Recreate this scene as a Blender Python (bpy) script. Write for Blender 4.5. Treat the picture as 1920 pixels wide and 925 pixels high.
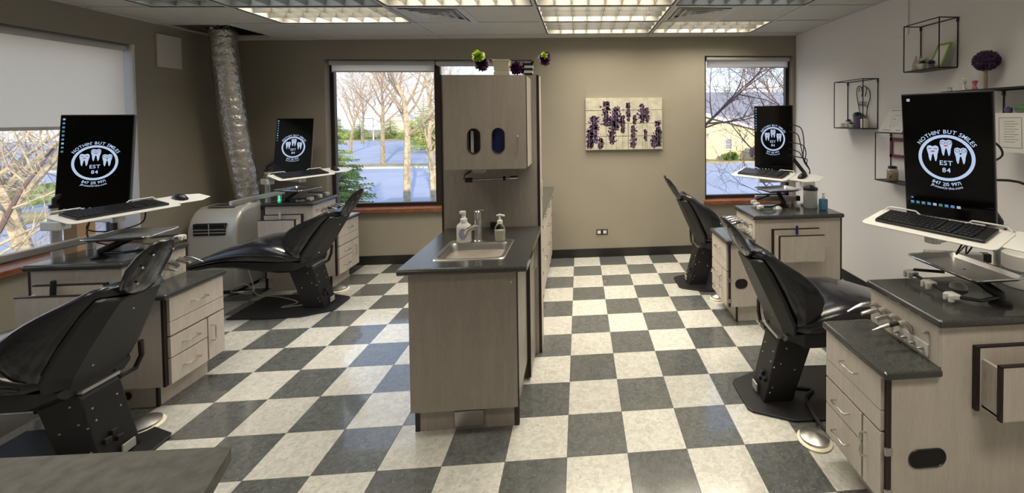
import bpy, bmesh, math, random
from mathutils import Vector, Matrix
for o in list(bpy.data.objects): bpy.data.objects.remove(o)
random.seed(7)
sc = bpy.context.scene; C = sc.collection
PI = math.pi; R = math.radians

# ---------------------------------------------------------------- camera
cam_d = bpy.data.cameras.new('camera'); cam = bpy.data.objects.new('camera', cam_d); C.objects.link(cam)
yaw, pitch, roll = .0805, -.0236, -.0085
f = Vector((math.sin(yaw)*math.cos(pitch), math.cos(yaw)*math.cos(pitch), math.sin(pitch)))
r = Vector((math.cos(yaw), -math.sin(yaw), 0)); u = r.cross(f)
r2 = r*math.cos(roll)+u*math.sin(roll); u2 = -r*math.sin(roll)+u*math.cos(roll)
cam.matrix_world = Matrix(((r2.x, u2.x, -f.x, .0791), (r2.y, u2.y, -f.y, -2.0923), (r2.z, u2.z, -f.z, 1.6942), (0, 0, 0, 1)))
cam_d.sensor_fit = 'HORIZONTAL'; cam_d.sensor_width = 36; cam_d.lens = 794.437/1920*36
cam_d.shift_x = -(1150.58-960)/1920; cam_d.shift_y = -(462.5-240.44)/1920
cam_d.clip_start = .02; cam_d.clip_end = 500
sc.camera = cam

# ---------------------------------------------------------------- world
w = bpy.data.worlds.new('sky'); sc.world = w; w.use_nodes = True
nt = w.node_tree; nt.nodes.clear()
tc = nt.nodes.new('ShaderNodeTexCoord'); sp = nt.nodes.new('ShaderNodeSeparateXYZ'); nt.links.new(tc.outputs['Generated'], sp.inputs[0])
rp = nt.nodes.new('ShaderNodeValToRGB'); nt.links.new(sp.outputs['Z'], rp.inputs[0])
e = rp.color_ramp.elements; e[0].position = 0; e[0].color = (.93, .96, 1, 1); e[1].position = .6; e[1].color = (.28, .48, .95, 1)
k = rp.color_ramp.elements.new(.13); k.color = (.70, .84, 1.0, 1)
nz = nt.nodes.new('ShaderNodeTexNoise'); nz.inputs['Scale'].default_value = 3; nz.inputs['Detail'].default_value = 5
mp = nt.nodes.new('ShaderNodeMapping'); mp.inputs['Scale'].default_value = (1, 1, 4); nt.links.new(tc.outputs['Generated'], mp.inputs[0]); nt.links.new(mp.outputs[0], nz.inputs[0])
cr = nt.nodes.new('ShaderNodeValToRGB'); cr.color_ramp.elements[0].position = .45; cr.color_ramp.elements[1].position = .7; nt.links.new(nz.outputs[0], cr.inputs[0])
mx = nt.nodes.new('ShaderNodeMixRGB'); nt.links.new(cr.outputs[0], mx.inputs[0]); nt.links.new(rp.outputs[0], mx.inputs[1]); mx.inputs[2].default_value = (.95, .97, 1, 1)
bg = nt.nodes.new('ShaderNodeBackground'); nt.links.new(mx.outputs[0], bg.inputs[0]); bg.inputs[1].default_value = 1.3
ow = nt.nodes.new('ShaderNodeOutputWorld'); nt.links.new(bg.outputs[0], ow.inputs[0])

# ---------------------------------------------------------------- sun (behind the building, lighting the lot and the trees)
sd = bpy.data.lights.new('sun', 'SUN'); sd.energy = 4.2; sd.angle = R(.6); sd.color = (1, .86, .64)
so = bpy.data.objects.new('sun', sd); C.objects.link(so)
so.rotation_euler = Vector((-.32, .92, -.30)).to_track_quat('-Z', 'Y').to_euler()
LIGHT_W = 26     # watts of one lit ceiling fixture
sc.view_settings.view_transform = 'Standard'; sc.view_settings.look = 'None'; sc.view_settings.gamma = 1
sc.view_settings.use_curve_mapping = False; sc.view_settings.exposure = 0.22

# ---------------------------------------------------------------- materials
def new_mat(name):
    m = bpy.data.materials.new(name); m.use_nodes = True
    return m, m.node_tree, m.node_tree.nodes['Principled BSDF']
def mat(name, col, rough=.5, metal=0, spec=.5, bump=0, bscale=80, emit=None, est=1, var=0, vscale=20, coat=0, alpha=1, trans=0):
    m, t, b = new_mat(name)
    b.inputs['Base Color'].default_value = (*col, 1); b.inputs['Roughness'].default_value = rough
    b.inputs['Metallic'].default_value = metal; b.inputs['Specular IOR Level'].default_value = spec
    b.inputs['Coat Weight'].default_value = coat; b.inputs['Transmission Weight'].default_value = trans
    if emit: b.inputs['Emission Color'].default_value = (*emit, 1); b.inputs['Emission Strength'].default_value = est
    if var or bump:
        co = t.nodes.new('ShaderNodeTexCoord')
    if var:
        n = t.nodes.new('ShaderNodeTexNoise'); n.inputs['Scale'].default_value = vscale; n.inputs['Detail'].default_value = 5
        t.links.new(co.outputs['Object'], n.inputs[0])
        q = t.nodes.new('ShaderNodeMixRGB'); q.inputs[1].default_value = (*[c*(1-var) for c in col], 1); q.inputs[2].default_value = (*[min(1, c*(1+var)) for c in col], 1)
        rr = t.nodes.new('ShaderNodeValToRGB'); rr.color_ramp.elements[0].position = .35; rr.color_ramp.elements[1].position = .65
        t.links.new(n.outputs[0], rr.inputs[0]); t.links.new(rr.outputs[0], q.inputs[0]); t.links.new(q.outputs[0], b.inputs['Base Color'])
    if bump:
        n = t.nodes.new('ShaderNodeTexNoise'); n.inputs['Scale'].default_value = bscale; n.inputs['Detail'].default_value = 3
        t.links.new(co.outputs['Object'], n.inputs[0])
        p = t.nodes.new('ShaderNodeBump'); p.inputs['Strength'].default_value = bump; p.inputs['Distance'].default_value = .004 if name != 'foil' else .02
        t.links.new(n.outputs[0], p.inputs['Height']); t.links.new(p.outputs[0], b.inputs['Normal'])
    return m
def laminate(name, c1, c2):
    m, t, b = new_mat(name); co = t.nodes.new('ShaderNodeTexCoord'); mp = t.nodes.new('ShaderNodeMapping')
    mp.inputs['Scale'].default_value = (9, 9, .9); t.links.new(co.outputs['Object'], mp.inputs[0])
    n = t.nodes.new('ShaderNodeTexNoise'); n.inputs['Scale'].default_value = 3.5; n.inputs['Detail'].default_value = 8; n.inputs['Distortion'].default_value = .7; t.links.new(mp.outputs[0], n.inputs[0])
    g = t.nodes.new('ShaderNodeTexNoise'); g.inputs['Scale'].default_value = 26; g.inputs['Detail'].default_value = 5; t.links.new(mp.outputs[0], g.inputs[0])
    a = t.nodes.new('ShaderNodeMath'); a.operation = 'ADD'; a2 = t.nodes.new('ShaderNodeMath'); a2.operation = 'MULTIPLY'; a2.inputs[1].default_value = .5
    t.links.new(n.outputs[0], a.inputs[0]); t.links.new(g.outputs[0], a.inputs[1]); t.links.new(a.outputs[0], a2.inputs[0])
    rr = t.nodes.new('ShaderNodeValToRGB'); rr.color_ramp.elements[0].position = .38; rr.color_ramp.elements[1].position = .62
    rr.color_ramp.elements[0].color = (*c1, 1); rr.color_ramp.elements[1].color = (*c2, 1)
    t.links.new(a2.outputs[0], rr.inputs[0]); t.links.new(rr.outputs[0], b.inputs['Base Color'])
    b.inputs['Roughness'].default_value = .42
    return m
def tile_mat(name, c, d, fleck):
    m, t, b = new_mat(name); co = t.nodes.new('ShaderNodeTexCoord'); oi = t.nodes.new('ShaderNodeObjectInfo')
    ad = t.nodes.new('ShaderNodeVectorMath'); ad.operation = 'ADD'; ml = t.nodes.new('ShaderNodeVectorMath'); ml.operation = 'SCALE'; ml.inputs['Scale'].default_value = 3.7
    t.links.new(oi.outputs['Location'], ml.inputs[0]); t.links.new(co.outputs['Object'], ad.inputs[0]); t.links.new(ml.outputs[0], ad.inputs[1])
    n = t.nodes.new('ShaderNodeTexNoise'); n.inputs['Scale'].default_value = 26; n.inputs['Detail'].default_value = 6; n.inputs['Distortion'].default_value = 1.2; t.links.new(ad.outputs[0], n.inputs[0])
    rr = t.nodes.new('ShaderNodeValToRGB'); rr.color_ramp.elements[0].position = .36; rr.color_ramp.elements[1].position = .62
    rr.color_ramp.elements[0].color = (*d, 1); rr.color_ramp.elements[1].color = (*c, 1); t.links.new(n.outputs[0], rr.inputs[0])
    n2 = t.nodes.new('ShaderNodeTexNoise'); n2.inputs['Scale'].default_value = 70; n2.inputs['Detail'].default_value = 3; t.links.new(ad.outputs[0], n2.inputs[0])
    r3 = t.nodes.new('ShaderNodeValToRGB'); r3.color_ramp.elements[0].position = .62; r3.color_ramp.elements[1].position = .68; t.links.new(n2.outputs[0], r3.inputs[0])
    q = t.nodes.new('ShaderNodeMixRGB'); t.links.new(r3.outputs[0], q.inputs[0]); t.links.new(rr.outputs[0], q.inputs[1]); q.inputs[2].default_value = (*fleck, 1)
    h = t.nodes.new('ShaderNodeMixRGB'); h.blend_type = 'MULTIPLY'; h.inputs[0].default_value = 1
    mr = t.nodes.new('ShaderNodeMapRange'); mr.inputs['To Min'].default_value = .92; mr.inputs['To Max'].default_value = 1.08; t.links.new(oi.outputs['Random'], mr.inputs[0])
    t.links.new(q.outputs[0], h.inputs[1]); t.links.new(mr.outputs[0], h.inputs[2]); t.links.new(h.outputs[0], b.inputs['Base Color'])
    b.inputs['Roughness'].default_value = .2; b.inputs['Specular IOR Level'].default_value = .6; b.inputs['Coat Weight'].default_value = .8; b.inputs['Coat Roughness'].default_value = .07
    n3 = t.nodes.new('ShaderNodeTexNoise'); n3.inputs['Scale'].default_value = 6; t.links.new(ad.outputs[0], n3.inputs[0])
    p = t.nodes.new('ShaderNodeBump'); p.inputs['Strength'].default_value = .12; p.inputs['Distance'].default_value = .01; t.links.new(n3.outputs[0], p.inputs['Height']); t.links.new(p.outputs[0], b.inputs['Normal'])
    return m
def speckle(name, c, f1, rough):
    m, t, b = new_mat(name); co = t.nodes.new('ShaderNodeTexCoord')
    n = t.nodes.new('ShaderNodeTexNoise'); n.inputs['Scale'].default_value = 140; n.inputs['Detail'].default_value = 4; t.links.new(co.outputs['Object'], n.inputs[0])
    rr = t.nodes.new('ShaderNodeValToRGB'); rr.color_ramp.elements[0].position = .42; rr.color_ramp.elements[1].position = .68
    rr.color_ramp.elements[0].color = (*c, 1); rr.color_ramp.elements[1].color = (*f1, 1); t.links.new(n.outputs[0], rr.inputs[0]); t.links.new(rr.outputs[0], b.inputs['Base Color'])
    b.inputs['Roughness'].default_value = rough
    return m
def glass_mat(name, tint=(1, 1, 1), refl=.5):
    m = bpy.data.materials.new(name); m.use_nodes = True; t = m.node_tree; t.nodes.clear()
    tr = t.nodes.new('ShaderNodeBsdfTransparent'); tr.inputs[0].default_value = (*tint, 1)
    g = t.nodes.new('ShaderNodeBsdfGlossy'); g.inputs['Roughness'].default_value = .02
    fr = t.nodes.new('ShaderNodeFresnel'); fr.inputs[0].default_value = 1.45; ml = t.nodes.new('ShaderNodeMath'); ml.operation = 'MULTIPLY'; ml.inputs[1].default_value = refl
    t.links.new(fr.outputs[0], ml.inputs[0])
    x = t.nodes.new('ShaderNodeMixShader'); t.links.new(ml.outputs[0], x.inputs[0]); t.links.new(tr.outputs[0], x.inputs[1]); t.links.new(g.outputs[0], x.inputs[2])
    o = t.nodes.new('ShaderNodeOutputMaterial'); t.links.new(x.outputs[0], o.inputs[0])
    return m
def fabric_shade(name, col, op):
    m = bpy.data.materials.new(name); m.use_nodes = True; t = m.node_tree; t.nodes.clear()
    d = t.nodes.new('ShaderNodeBsdfDiffuse'); d.inputs[0].default_value = (*col, 1); l = t.nodes.new('ShaderNodeBsdfTranslucent'); l.inputs[0].default_value = (*col, 1)
    x = t.nodes.new('ShaderNodeMixShader'); x.inputs[0].default_value = .88; t.links.new(d.outputs[0], x.inputs[1]); t.links.new(l.outputs[0], x.inputs[2])
    tr = t.nodes.new('ShaderNodeBsdfTransparent'); y = t.nodes.new('ShaderNodeMixShader'); y.inputs[0].default_value = op
    t.links.new(tr.outputs[0], y.inputs[1]); t.links.new(x.outputs[0], y.inputs[2])
    o = t.nodes.new('ShaderNodeOutputMaterial'); t.links.new(y.outputs[0], o.inputs[0])
    return m
M = dict(
 wall=mat('wall_paint', (.30, .27, .215), .8, bump=.15, bscale=160, var=.02, vscale=3),
 wallr=mat('wall_paint_pale', (.82, .805, .80), .8, bump=.15, bscale=160),
 jamb=mat('jamb_paint', (.55, .52, .47), .7),
 ceil=mat('ceiling_tile', (.62, .61, .56), .9, bump=.5, bscale=220, var=.04, vscale=60),
 grid=mat('grid_white', (.62, .62, .60), .5),
 dark=mat('plenum_dark', (.02, .02, .02), .9),
 lam=laminate('laminate_maple', (.53, .475, .42), (.61, .555, .495)),
 lamc=laminate('laminate_greige', (.31, .275, .24), (.37, .33, .29)),
 edge=mat('dark_edge_band', (.018, .011, .011), .5),
 gap=mat('shadow_gap', (.01, .008, .008), .8),
 top=speckle('worktop', (.040, .042, .040), (.062, .064, .060), .16),
 light=tile_mat('tile_light', (.60, .595, .545), (.47, .468, .43), (.37, .37, .345)),
 darkt=tile_mat('tile_dark', (.115, .122, .120), (.078, .085, .084), (.18, .19, .185)),
 grout=mat('tile_joint', (.10, .10, .095), .8),
 base=mat('cove_base', (.016, .015, .015), .45),
 bronze=mat('bronze_frame', (.022, .014, .014), .4),
 sill=mat('oak_sill', (.24, .085, .035), .35, var=.25, vscale=12),
 vinyl=mat('black_vinyl', (.011, .012, .016), .19, coat=.3, bump=.12, bscale=300),
 shell=mat('black_shell', (.010, .010, .011), .5, bump=.2, bscale=400),
 bmetal=mat('black_metal', (.010, .010, .012), .45),
 bplast=mat('black_plastic', (.012, .012, .013), .35),
 rubber=mat('black_rubber', (.02, .02, .02), .8),
 steel=mat('steel', (.60, .59, .57), .24, 1),
 brushed=mat('brushed_steel', (.50, .49, .47), .36, 1),
 alum=mat('aluminium', (.56, .55, .52), .38, .8),
 chrome=mat('chrome', (.75, .75, .75), .1, 1),
 white=mat('white_plastic', (.68, .67, .63), .35),
 bwhite=mat('bottle_white', (.90, .89, .85), .4),
 wmetal=mat('white_enamel', (.66, .655, .63), .3),
 silver=mat('silver_plastic', (.58, .575, .54), .38, .35),
 foil=mat('foil', (.62, .60, .56), .25, .95, bump=.6, bscale=34),
 screen=mat('screen_glass', (.0015, .0015, .002), .12, spec=.3),
 glow=mat('screen_print', (.0, .0, .0), .5, emit=(.55, .68, .92), est=.72),
 gred=mat('screen_red', (0, 0, 0), .5, emit=(.50, .04, .05), est=.9),
 gblk=mat('screen_black', (.0, .0, .0), .6),
 ico=mat('screen_icon_blue', (0, 0, 0), .5, emit=(.15, .40, .75), est=.5),
 ico2=mat('screen_icon_green', (0, 0, 0), .5, emit=(.15, .45, .35), est=.4),
 ico3=mat('screen_icon_pale', (0, 0, 0), .5, emit=(.5, .6, .7), est=.6),
 glass=glass_mat('window_glass', (.97, .98, .98), .55), cglass=glass_mat('clear_plastic', (.9, .93, .93), .8),
 shade=fabric_shade('shade_fabric', (.95, .87, .75), .90), shade2=mat('shade_roll', (.45, .44, .44), .8),
 purple=mat('purple_pot', (.17, .12, .26), .5), lav=mat('lavender_dark', (.055, .03, .075), .8, var=.4, vscale=200),
 plum=mat('plum_frame', (.16, .02, .07), .5), lime=mat('lime_frame', (.30, .46, .06), .4),
 limef=mat('lime_petals', (.50, .68, .08), .6), pet=mat('purple_petals', (.08, .015, .09), .6), leaf=mat('succulent', (.07, .19, .07), .6),
 cream=mat('cream_ceramic', (.88, .82, .63), .4), paper=mat('paper', (.72, .71, .68), .8), ink=mat('ink_grey', (.2, .2, .24), .8), inkp=mat('ink_purple', (.35, .2, .42), .8),
 inkr=mat('ink_red', (.6, .06, .1), .8),
 blue=mat('blue_liquid', (.10, .30, .48), .15, trans=.4), soap=mat('soap_cream', (.90, .87, .72), .4), label=mat('label_blue', (.30, .36, .50), .5), navy=mat('navy_ink', (.04, .06, .30), .5),
 bdeep=mat('deep_blue', (.01, .02, .16), .4), towel=mat('towel_white', (.7, .7, .7), .8), brown=mat('burlap_brown', (.30, .20, .11), .9), gjar=mat('glass_jar', (.35, .33, .30), .2),
 greenled=mat('green_lamp', (0, .1, .05), .4, emit=(.05, .8, .35), est=1.2), card=mat('cardboard', (.42, .28, .15), .8),
 canvas=mat('canvas_wood', (.50, .475, .38), .8, var=.14, vscale=16), crack=mat('canvas_line', (.10, .09, .05), .8), lavp=mat('print_purple', (.15, .085, .19), .8), lavp2=mat('print_dark_purple', (.07, .03, .10), .8), stemp=mat('print_stem', (.20, .22, .12), .8),
 trunk=mat('bark', (.36, .28, .19), .9, var=.35, vscale=6), bark2=mat('bark_pale', (.52, .42, .28), .9, var=.3, vscale=5), twig=mat('twigs', (.42, .31, .22), .9), twigd=mat('twigs_dark', (.20, .13, .11), .9),
 needle=mat('needles', (.24, .32, .08), .8, var=.6, vscale=3), needle2=mat('needles_yellow', (.36, .42, .10), .8, var=.4, vscale=2),
 asphalt=mat('asphalt', (.46, .48, .56), .9, var=.08, vscale=.25), grass=mat('dry_grass', (.42, .34, .16), .95, var=.35, vscale=.6), curb=mat('curb', (.62, .58, .50), .9),
 stucco=mat('stucco', (.78, .66, .40), .9, var=.05, vscale=1), roof=mat('roof_shingle', (.30, .29, .32), .9, var=.15, vscale=3), snow=mat('snow_white', (.85, .83, .82), .8), hedge=mat('hedge', (.22, .30, .06), .9, var=.3, vscale=5), brick=mat('old_brick', (.36, .26, .20), .9, var=.2, vscale=4),
 extw=mat('outer_brick', (.30, .18, .12), .9, var=.2, vscale=5), pole=mat('pole_grey', (.55, .55, .55), .5), tissue=mat('figurine_pink', (.55, .12, .18), .5), driftw=mat('driftwood', (.66, .62, .52), .8, var=.3, vscale=40),
)

# ---------------------------------------------------------------- mesh helpers
class MB:
    def __init__(s): s.v = []; s.f = []; s.mi = []
    def add(s, vs, fs, mi=0):
        n = len(s.v); s.v += [tuple(v) for v in vs]; s.f += [tuple(i+n for i in q) for q in fs]; s.mi += [mi]*len(fs); return s
    def box(s, x0, y0, z0, x1, y1, z1, mi=0):
        return s.add([(x0, y0, z0), (x1, y0, z0), (x1, y1, z0), (x0, y1, z0), (x0, y0, z1), (x1, y0, z1), (x1, y1, z1), (x0, y1, z1)],
                     [(0, 3, 2, 1), (4, 5, 6, 7), (0, 1, 5, 4), (1, 2, 6, 5), (2, 3, 7, 6), (3, 0, 4, 7)], mi)
    def obox(s, c, X, Y, Z, mi=0):
        c = Vector(c); X = Vector(X); Y = Vector(Y); Z = Vector(Z)
        vs = [c+X*a+Y*b+Z*d for d in (-1, 1) for a, b in ((-1, -1), (1, -1), (1, 1), (-1, 1))]
        return s.add(vs, [(0, 3, 2, 1), (4, 5, 6, 7), (0, 1, 5, 4), (1, 2, 6, 5), (2, 3, 7, 6), (3, 0, 4, 7)], mi)
    def loft(s, rings, cap=True, mi=0, closed=True):
        n = len(rings[0]); vs = [p for q in rings for p in q]; fs = []
        for i in range(len(rings)-1):
            for j in range(n if closed else n-1):
                a = i*n+j; b = i*n+(j+1) % n; fs.append((a, b, b+n, a+n))
        if cap: fs.append(tuple(range(n-1, -1, -1))); fs.append(tuple(range((len(rings)-1)*n, len(rings)*n)))
        return s.add(vs, fs, mi)
    def tube(s, pts, rad, n=8, mi=0, cap=True):
        pts = [Vector(p) for p in pts]; rings = []
        rr = rad if isinstance(rad, (list, tuple)) else [rad]*len(pts)
        up = Vector((0, 0, 1)); prev = None
        for i, p in enumerate(pts):
            d = (pts[min(i+1, len(pts)-1)]-pts[max(i-1, 0)])
            d = d.normalized() if d.length > 1e-9 else Vector((0, 0, 1))
            a = prev if prev else (up if abs(d.z) < .9 else Vector((1, 0, 0)))
            x = (a-d*a.dot(d)); x = x.normalized() if x.length > 1e-6 else d.orthogonal().normalized(); y = d.cross(x); prev = x
            rings.append([p+x*math.cos(2*PI*k/n)*rr[i]+y*math.sin(2*PI*k/n)*rr[i] for k in range(n)])
        return s.loft(rings, cap, mi)
    def lathe(s, prof, c, n=20, mi=0, axis=(0, 0, 1)):
        z = Vector(axis).normalized(); x = z.orthogonal().normalized(); y = z.cross(x); c = Vector(c)
        return s.loft([[c+z*h+x*q*math.cos(2*PI*k/n)+y*q*math.sin(2*PI*k/n) for k in range(n)] for q, h in prof], True, mi)
    def prism(s, poly, o, X, Y, Z, mi=0):
        """polygon in the X,Y plane at o, extruded by Z"""
        o = Vector(o); X = Vector(X); Y = Vector(Y); Z = Vector(Z); n = len(poly)
        a = [o+X*p[0]+Y*p[1] for p in poly]; b = [q+Z for q in a]
        return s.loft([a, b], True, mi)
    def blob(s, c, rx, ry, rz, n=10, m=6, mi=0, jit=0):
        c = Vector(c); rings = []
        for i in range(m+1):
            t = -PI/2+PI*(i+.02)/(m+.04); rings.append([c+Vector((rx*math.cos(t)*math.cos(2*PI*k/n), ry*math.cos(t)*math.sin(2*PI*k/n), rz*math.sin(t)))*(1+random.uniform(-jit, jit)) for k in range(n)])
        return s.loft(rings, True, mi)
    def build(s, name, mats, parent=None, smooth=False, bevel=0, seg=2, label=None, kind=None, sub=0):
        me = bpy.data.meshes.new(name)
        vs = [Vector(v) for v in s.v]
        if parent is not None:
            inv = WM[parent.name].inverted(); vs = [inv @ v for v in vs]
        me.from_pydata([tuple(v) for v in vs], [], s.f)
        if not isinstance(mats, (list, tuple)): mats = [mats]
        for q in mats: me.materials.append(M[q] if isinstance(q, str) else q)
        me.polygons.foreach_set('material_index', s.mi)
        if len(s.f) < 60000:
            bm = bmesh.new(); bm.from_mesh(me); bmesh.ops.recalc_face_normals(bm, faces=bm.faces); bm.to_mesh(me); bm.free()
        o = bpy.data.objects.new(name, me); C.objects.link(o)
        if parent is not None: o.parent = parent; WM[o.name] = WM[parent.name].copy()
        else: WM[o.name] = Matrix.Identity(4)
        if smooth:
            me.polygons.foreach_set('use_smooth', [True]*len(me.polygons))
            me.set_sharp_from_angle(angle=R(38))
        if bevel:
            md = o.modifiers.new('bevel', 'BEVEL'); md.width = bevel; md.segments = seg; md.limit_method = 'ANGLE'; md.angle_limit = R(40)
        if sub:
            md = o.modifiers.new('sub', 'SUBSURF'); md.levels = sub; md.render_levels = sub
        if label: o['label'] = label
        if kind: o['kind'] = kind
        return o
WM = {}
def thing(name, label, cat, loc=(0, 0, 0), rotz=0, group=None):
    o = bpy.data.objects.new(name, None); C.objects.link(o); o.empty_display_size = .05
    o.location = loc; o.rotation_euler = (0, 0, rotz)
    WM[o.name] = Matrix.Translation(loc) @ Matrix.Rotation(rotz, 4, 'Z')
    o['label'] = label; o['category'] = cat
    if group: o['group'] = group
    return o
def tag(o, label, cat, group=None):
    o['label'] = label; o['category'] = cat
    if group: o['group'] = group
    return o
def B(x0, y0, z0, x1, y1, z1): return MB().box(x0, y0, z0, x1, y1, z1)
def rrect(w, h, r, n=4):
    pts = []
    for cx, cy, a in ((w/2-r, h/2-r, 0), (-w/2+r, h/2-r, 90), (-w/2+r, -h/2+r, 180), (w/2-r, -h/2+r, 270)):
        for k in range(n+1): t = R(a+90*k/n); pts.append((cx+r*math.cos(t), cy+r*math.sin(t)))
    return pts

# ---------------------------------------------------------------- room shell
XL, XR, YB, YF, ZC = -3.84, 2.80, 3.05, -3.65, 2.672
SL = .0155                                     # the suspended ceiling runs slightly out of level
def zc(x): return ZC+SL*x
T = .3048
fl = B(XL-.15, YF-.1, -.06, XR+.15, YB+.15, -.004).build('floor', 'grout'); fl['kind'] = 'structure'
def tile_piece(x0, y0, x1, y1, me_cache={}):
    w_, h_ = round(x1-x0, 4), round(y1-y0, 4); k = (w_, h_)
    return k
tmesh = {}
def add_tile(i, j):
    x0 = max(i*T, XL); x1 = min((i+1)*T, XR); y0 = j*T; y1 = min((j+1)*T, YB)
    if x1-x0 < .02 or y1-y0 < .02: return
    nm = 'light' if (i+j) % 2 else 'darkt'
    key = (round(x1-x0, 3), round(y1-y0, 3), nm)
    if key not in tmesh:
        a, b = (x1-x0)/2-.0004, (y1-y0)/2-.0004; c = .0012
        vs = [(-a, -b, -.004), (a, -b, -.004), (a, b, -.004), (-a, b, -.004), (-a+c*.3, -b+c*.3, -.0006), (a-c*.3, -b+c*.3, -.0006), (a-c*.3, b-c*.3, -.0006), (-a+c*.3, b-c*.3, -.0006), (-a+c, -b+c, 0), (a-c, -b+c, 0), (a-c, b-c, 0), (-a+c, b-c, 0)]
        fs = [(8, 9, 10, 11)]+[(q, (q+1) % 4, (q+1) % 4+4, q+4) for q in range(4)]+[(q+4, (q+1) % 4+4, (q+1) % 4+8, q+8) for q in range(4)]
        me = bpy.data.meshes.new('tile'); me.from_pydata(vs, [], fs); me.materials.append(M[nm]); tmesh[key] = me
    o = bpy.data.objects.new('tile', tmesh[key]); C.objects.link(o); o.parent = fl; o.location = ((x0+x1)/2, (y0+y1)/2, 0)
for j in range(-2, 10):
    for i in range(-13, 10): add_tile(i, j)
mb = MB()
for j in range(-12, -2):
    for i in range(-13, 10):
        x0 = max(i*T, XL)+.0004; x1 = min((i+1)*T, XR)-.0004
        if x1-x0 < .02: continue
        mb.box(x0, j*T+.0004, -.004, x1, (j+1)*T-.0004, 0, 0 if (i+j) % 2 else 1)
mb.build('tile_field', ['light', 'darkt'], fl, kind='stuff')

def wall_with_openings(name, m, axis, pos, thick, a0, a1, z0, z1, ops):
    """wall in a plane; ops = list of (a0,a1,z0,z1) sorted"""
    mb = MB()
    def bx(p, q, z, zz):
        if q-p < 1e-4 or zz-z < 1e-4: return
        if axis == 'y': mb.box(p, pos, z, q, pos+thick, zz)
        else: mb.box(min(pos, pos+thick), p, z, max(pos, pos+thick), q, zz)
    cur = a0
    for (p, q, z, zz) in ops:
        bx(cur, p, z0, z1); bx(p, q, z0, z); bx(p, q, zz, z1); cur = q
    bx(cur, a1, z0, z1)
    o = mb.build(name, m); o['kind'] = 'structure'; return o
WB1 = (-2.84, -.46, .655, 2.40); WB2 = (1.63, 2.76, .655, 2.455); WL = (-.9, 2.0, .69, 2.38)
wb = wall_with_openings('wall_back', 'wall', 'y', YB, .18, XL-.18, XR+.18, 0, 3.0, [WB1, WB2])
wl = wall_with_openings('wall_left', 'wall', 'x', XL, -.18, YF, YB, 0, 3.0, [WL])
wr = B(XR, YF, 0, XR+.15, YB, 3.0).build('wall_right', 'wallr'); wr['kind'] = 'structure'
wf = B(XL-.18, YF-.15, 0, XR+.15, YF, 3.0).build('wall_front', 'wallr'); wf['kind'] = 'structure'
# bulkhead strip above the right window and cove base
for nm, q in (('baseboard_back', [(XL, YB-.012, 0, XR, YB, .105)]), ('baseboard_left', [(XL, YF, 0, XL+.012, YB, .105)]), ('baseboard_right', [(XR-.012, YF, 0, XR, YB, .105)])):
    mb = MB()
    for b in q: mb.box(*b)
    o = mb.build(nm, 'base', bevel=.003); o['kind'] = 'structure'
# unseen building mass around the room, shaped to cast shadow on the lot
o = MB().box(XL-.18, -9, -3.2, 9, YB+.17, -.08).box(XR+.16, -9, -.08, 9, YB+.17, 3.0).box(XL-.18, -9, 3.0, 9, YB+.18, 3.9).box(XL-.18, -9, -.08, XR+.16, YF-.16, 3.0).build('wall_outer_building', 'extw'); o['kind'] = 'structure'

# ---------------------------------------------------------------- suspended ceiling
cx_ = [XL, -2.755, -1.53, -.295, .92, 2.135, XR]
cy_ = [-3.65, -3.25, -2.64, -2.03, -1.42, -.81, -.2, .41, 1.02, 1.63, 2.235, 2.86, YB]
slab = MB().box(XL-.1, YF-.1, 2.92, XR+.1, YB+.1, 2.99).build('ceiling', 'dark'); slab['kind'] = 'structure'
def cpan(x0, y0, x1, y1, th=.015, up=0.0, name='ceiling_tile', m='ceil', parent=slab):
    mb = MB(); mb.add([(x0, y0, zc(x0)+up), (x1, y0, zc(x1)+up), (x1, y1, zc(x1)+up), (x0, y1, zc(x0)+up), (x0, y0, zc(x0)+up+th), (x1, y0, zc(x1)+up+th), (x1, y1, zc(x1)+up+th), (x0, y1, zc(x0)+up+th)],
        [(0, 3, 2, 1), (4, 5, 6, 7), (0, 1, 5, 4), (1, 2, 6, 5), (2, 3, 7, 6), (3, 0, 4, 7)])
    return mb.build(name, m, parent)
fixt = {(1, 9): ('lit', 'warm lit louvred ceiling light left of the round air vent row'), }
FX = [  # ix, iy, lit, label
 (1, 9, 1.0, 'warm lit ceiling light left of the left ceiling vent'),
 (1, 8, .25, 'blue-reflecting ceiling light cut by the photo top, above the left lit one'),
 (2, 8, .7, 'ceiling light cut by the photo top, just in front of the left ceiling vent'),
 (3, 8, .7, 'ceiling light cut by the photo top, in the middle column of three'),
 (3, 9, 1.0, 'warm lit ceiling light in the middle column, left of the right ceiling vent'),
 (3, 10, .8, 'rearmost ceiling light of the middle column, nearest the back wall'),
 (4, 8, .25, 'blue-reflecting ceiling light cut by the photo top, in front of the right vent'),
 (4, 10, .9, 'lit ceiling light behind the right ceiling vent, near the right window')]
HID = [(1, 6, .5, 'second row, left'), (3, 6, .5, 'second row, middle'), (4, 6, .5, 'second row, right'), (1, 3, .7, 'behind the camera, left'), (4, 3, .8, 'behind the camera, right')]
fixcells = {(a, b) for a, b, *_ in FX} | {(a, b) for a, b, _, _ in HID}
ventcells = {(2, 9): (0, ), (4, 9): (0, )}
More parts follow.
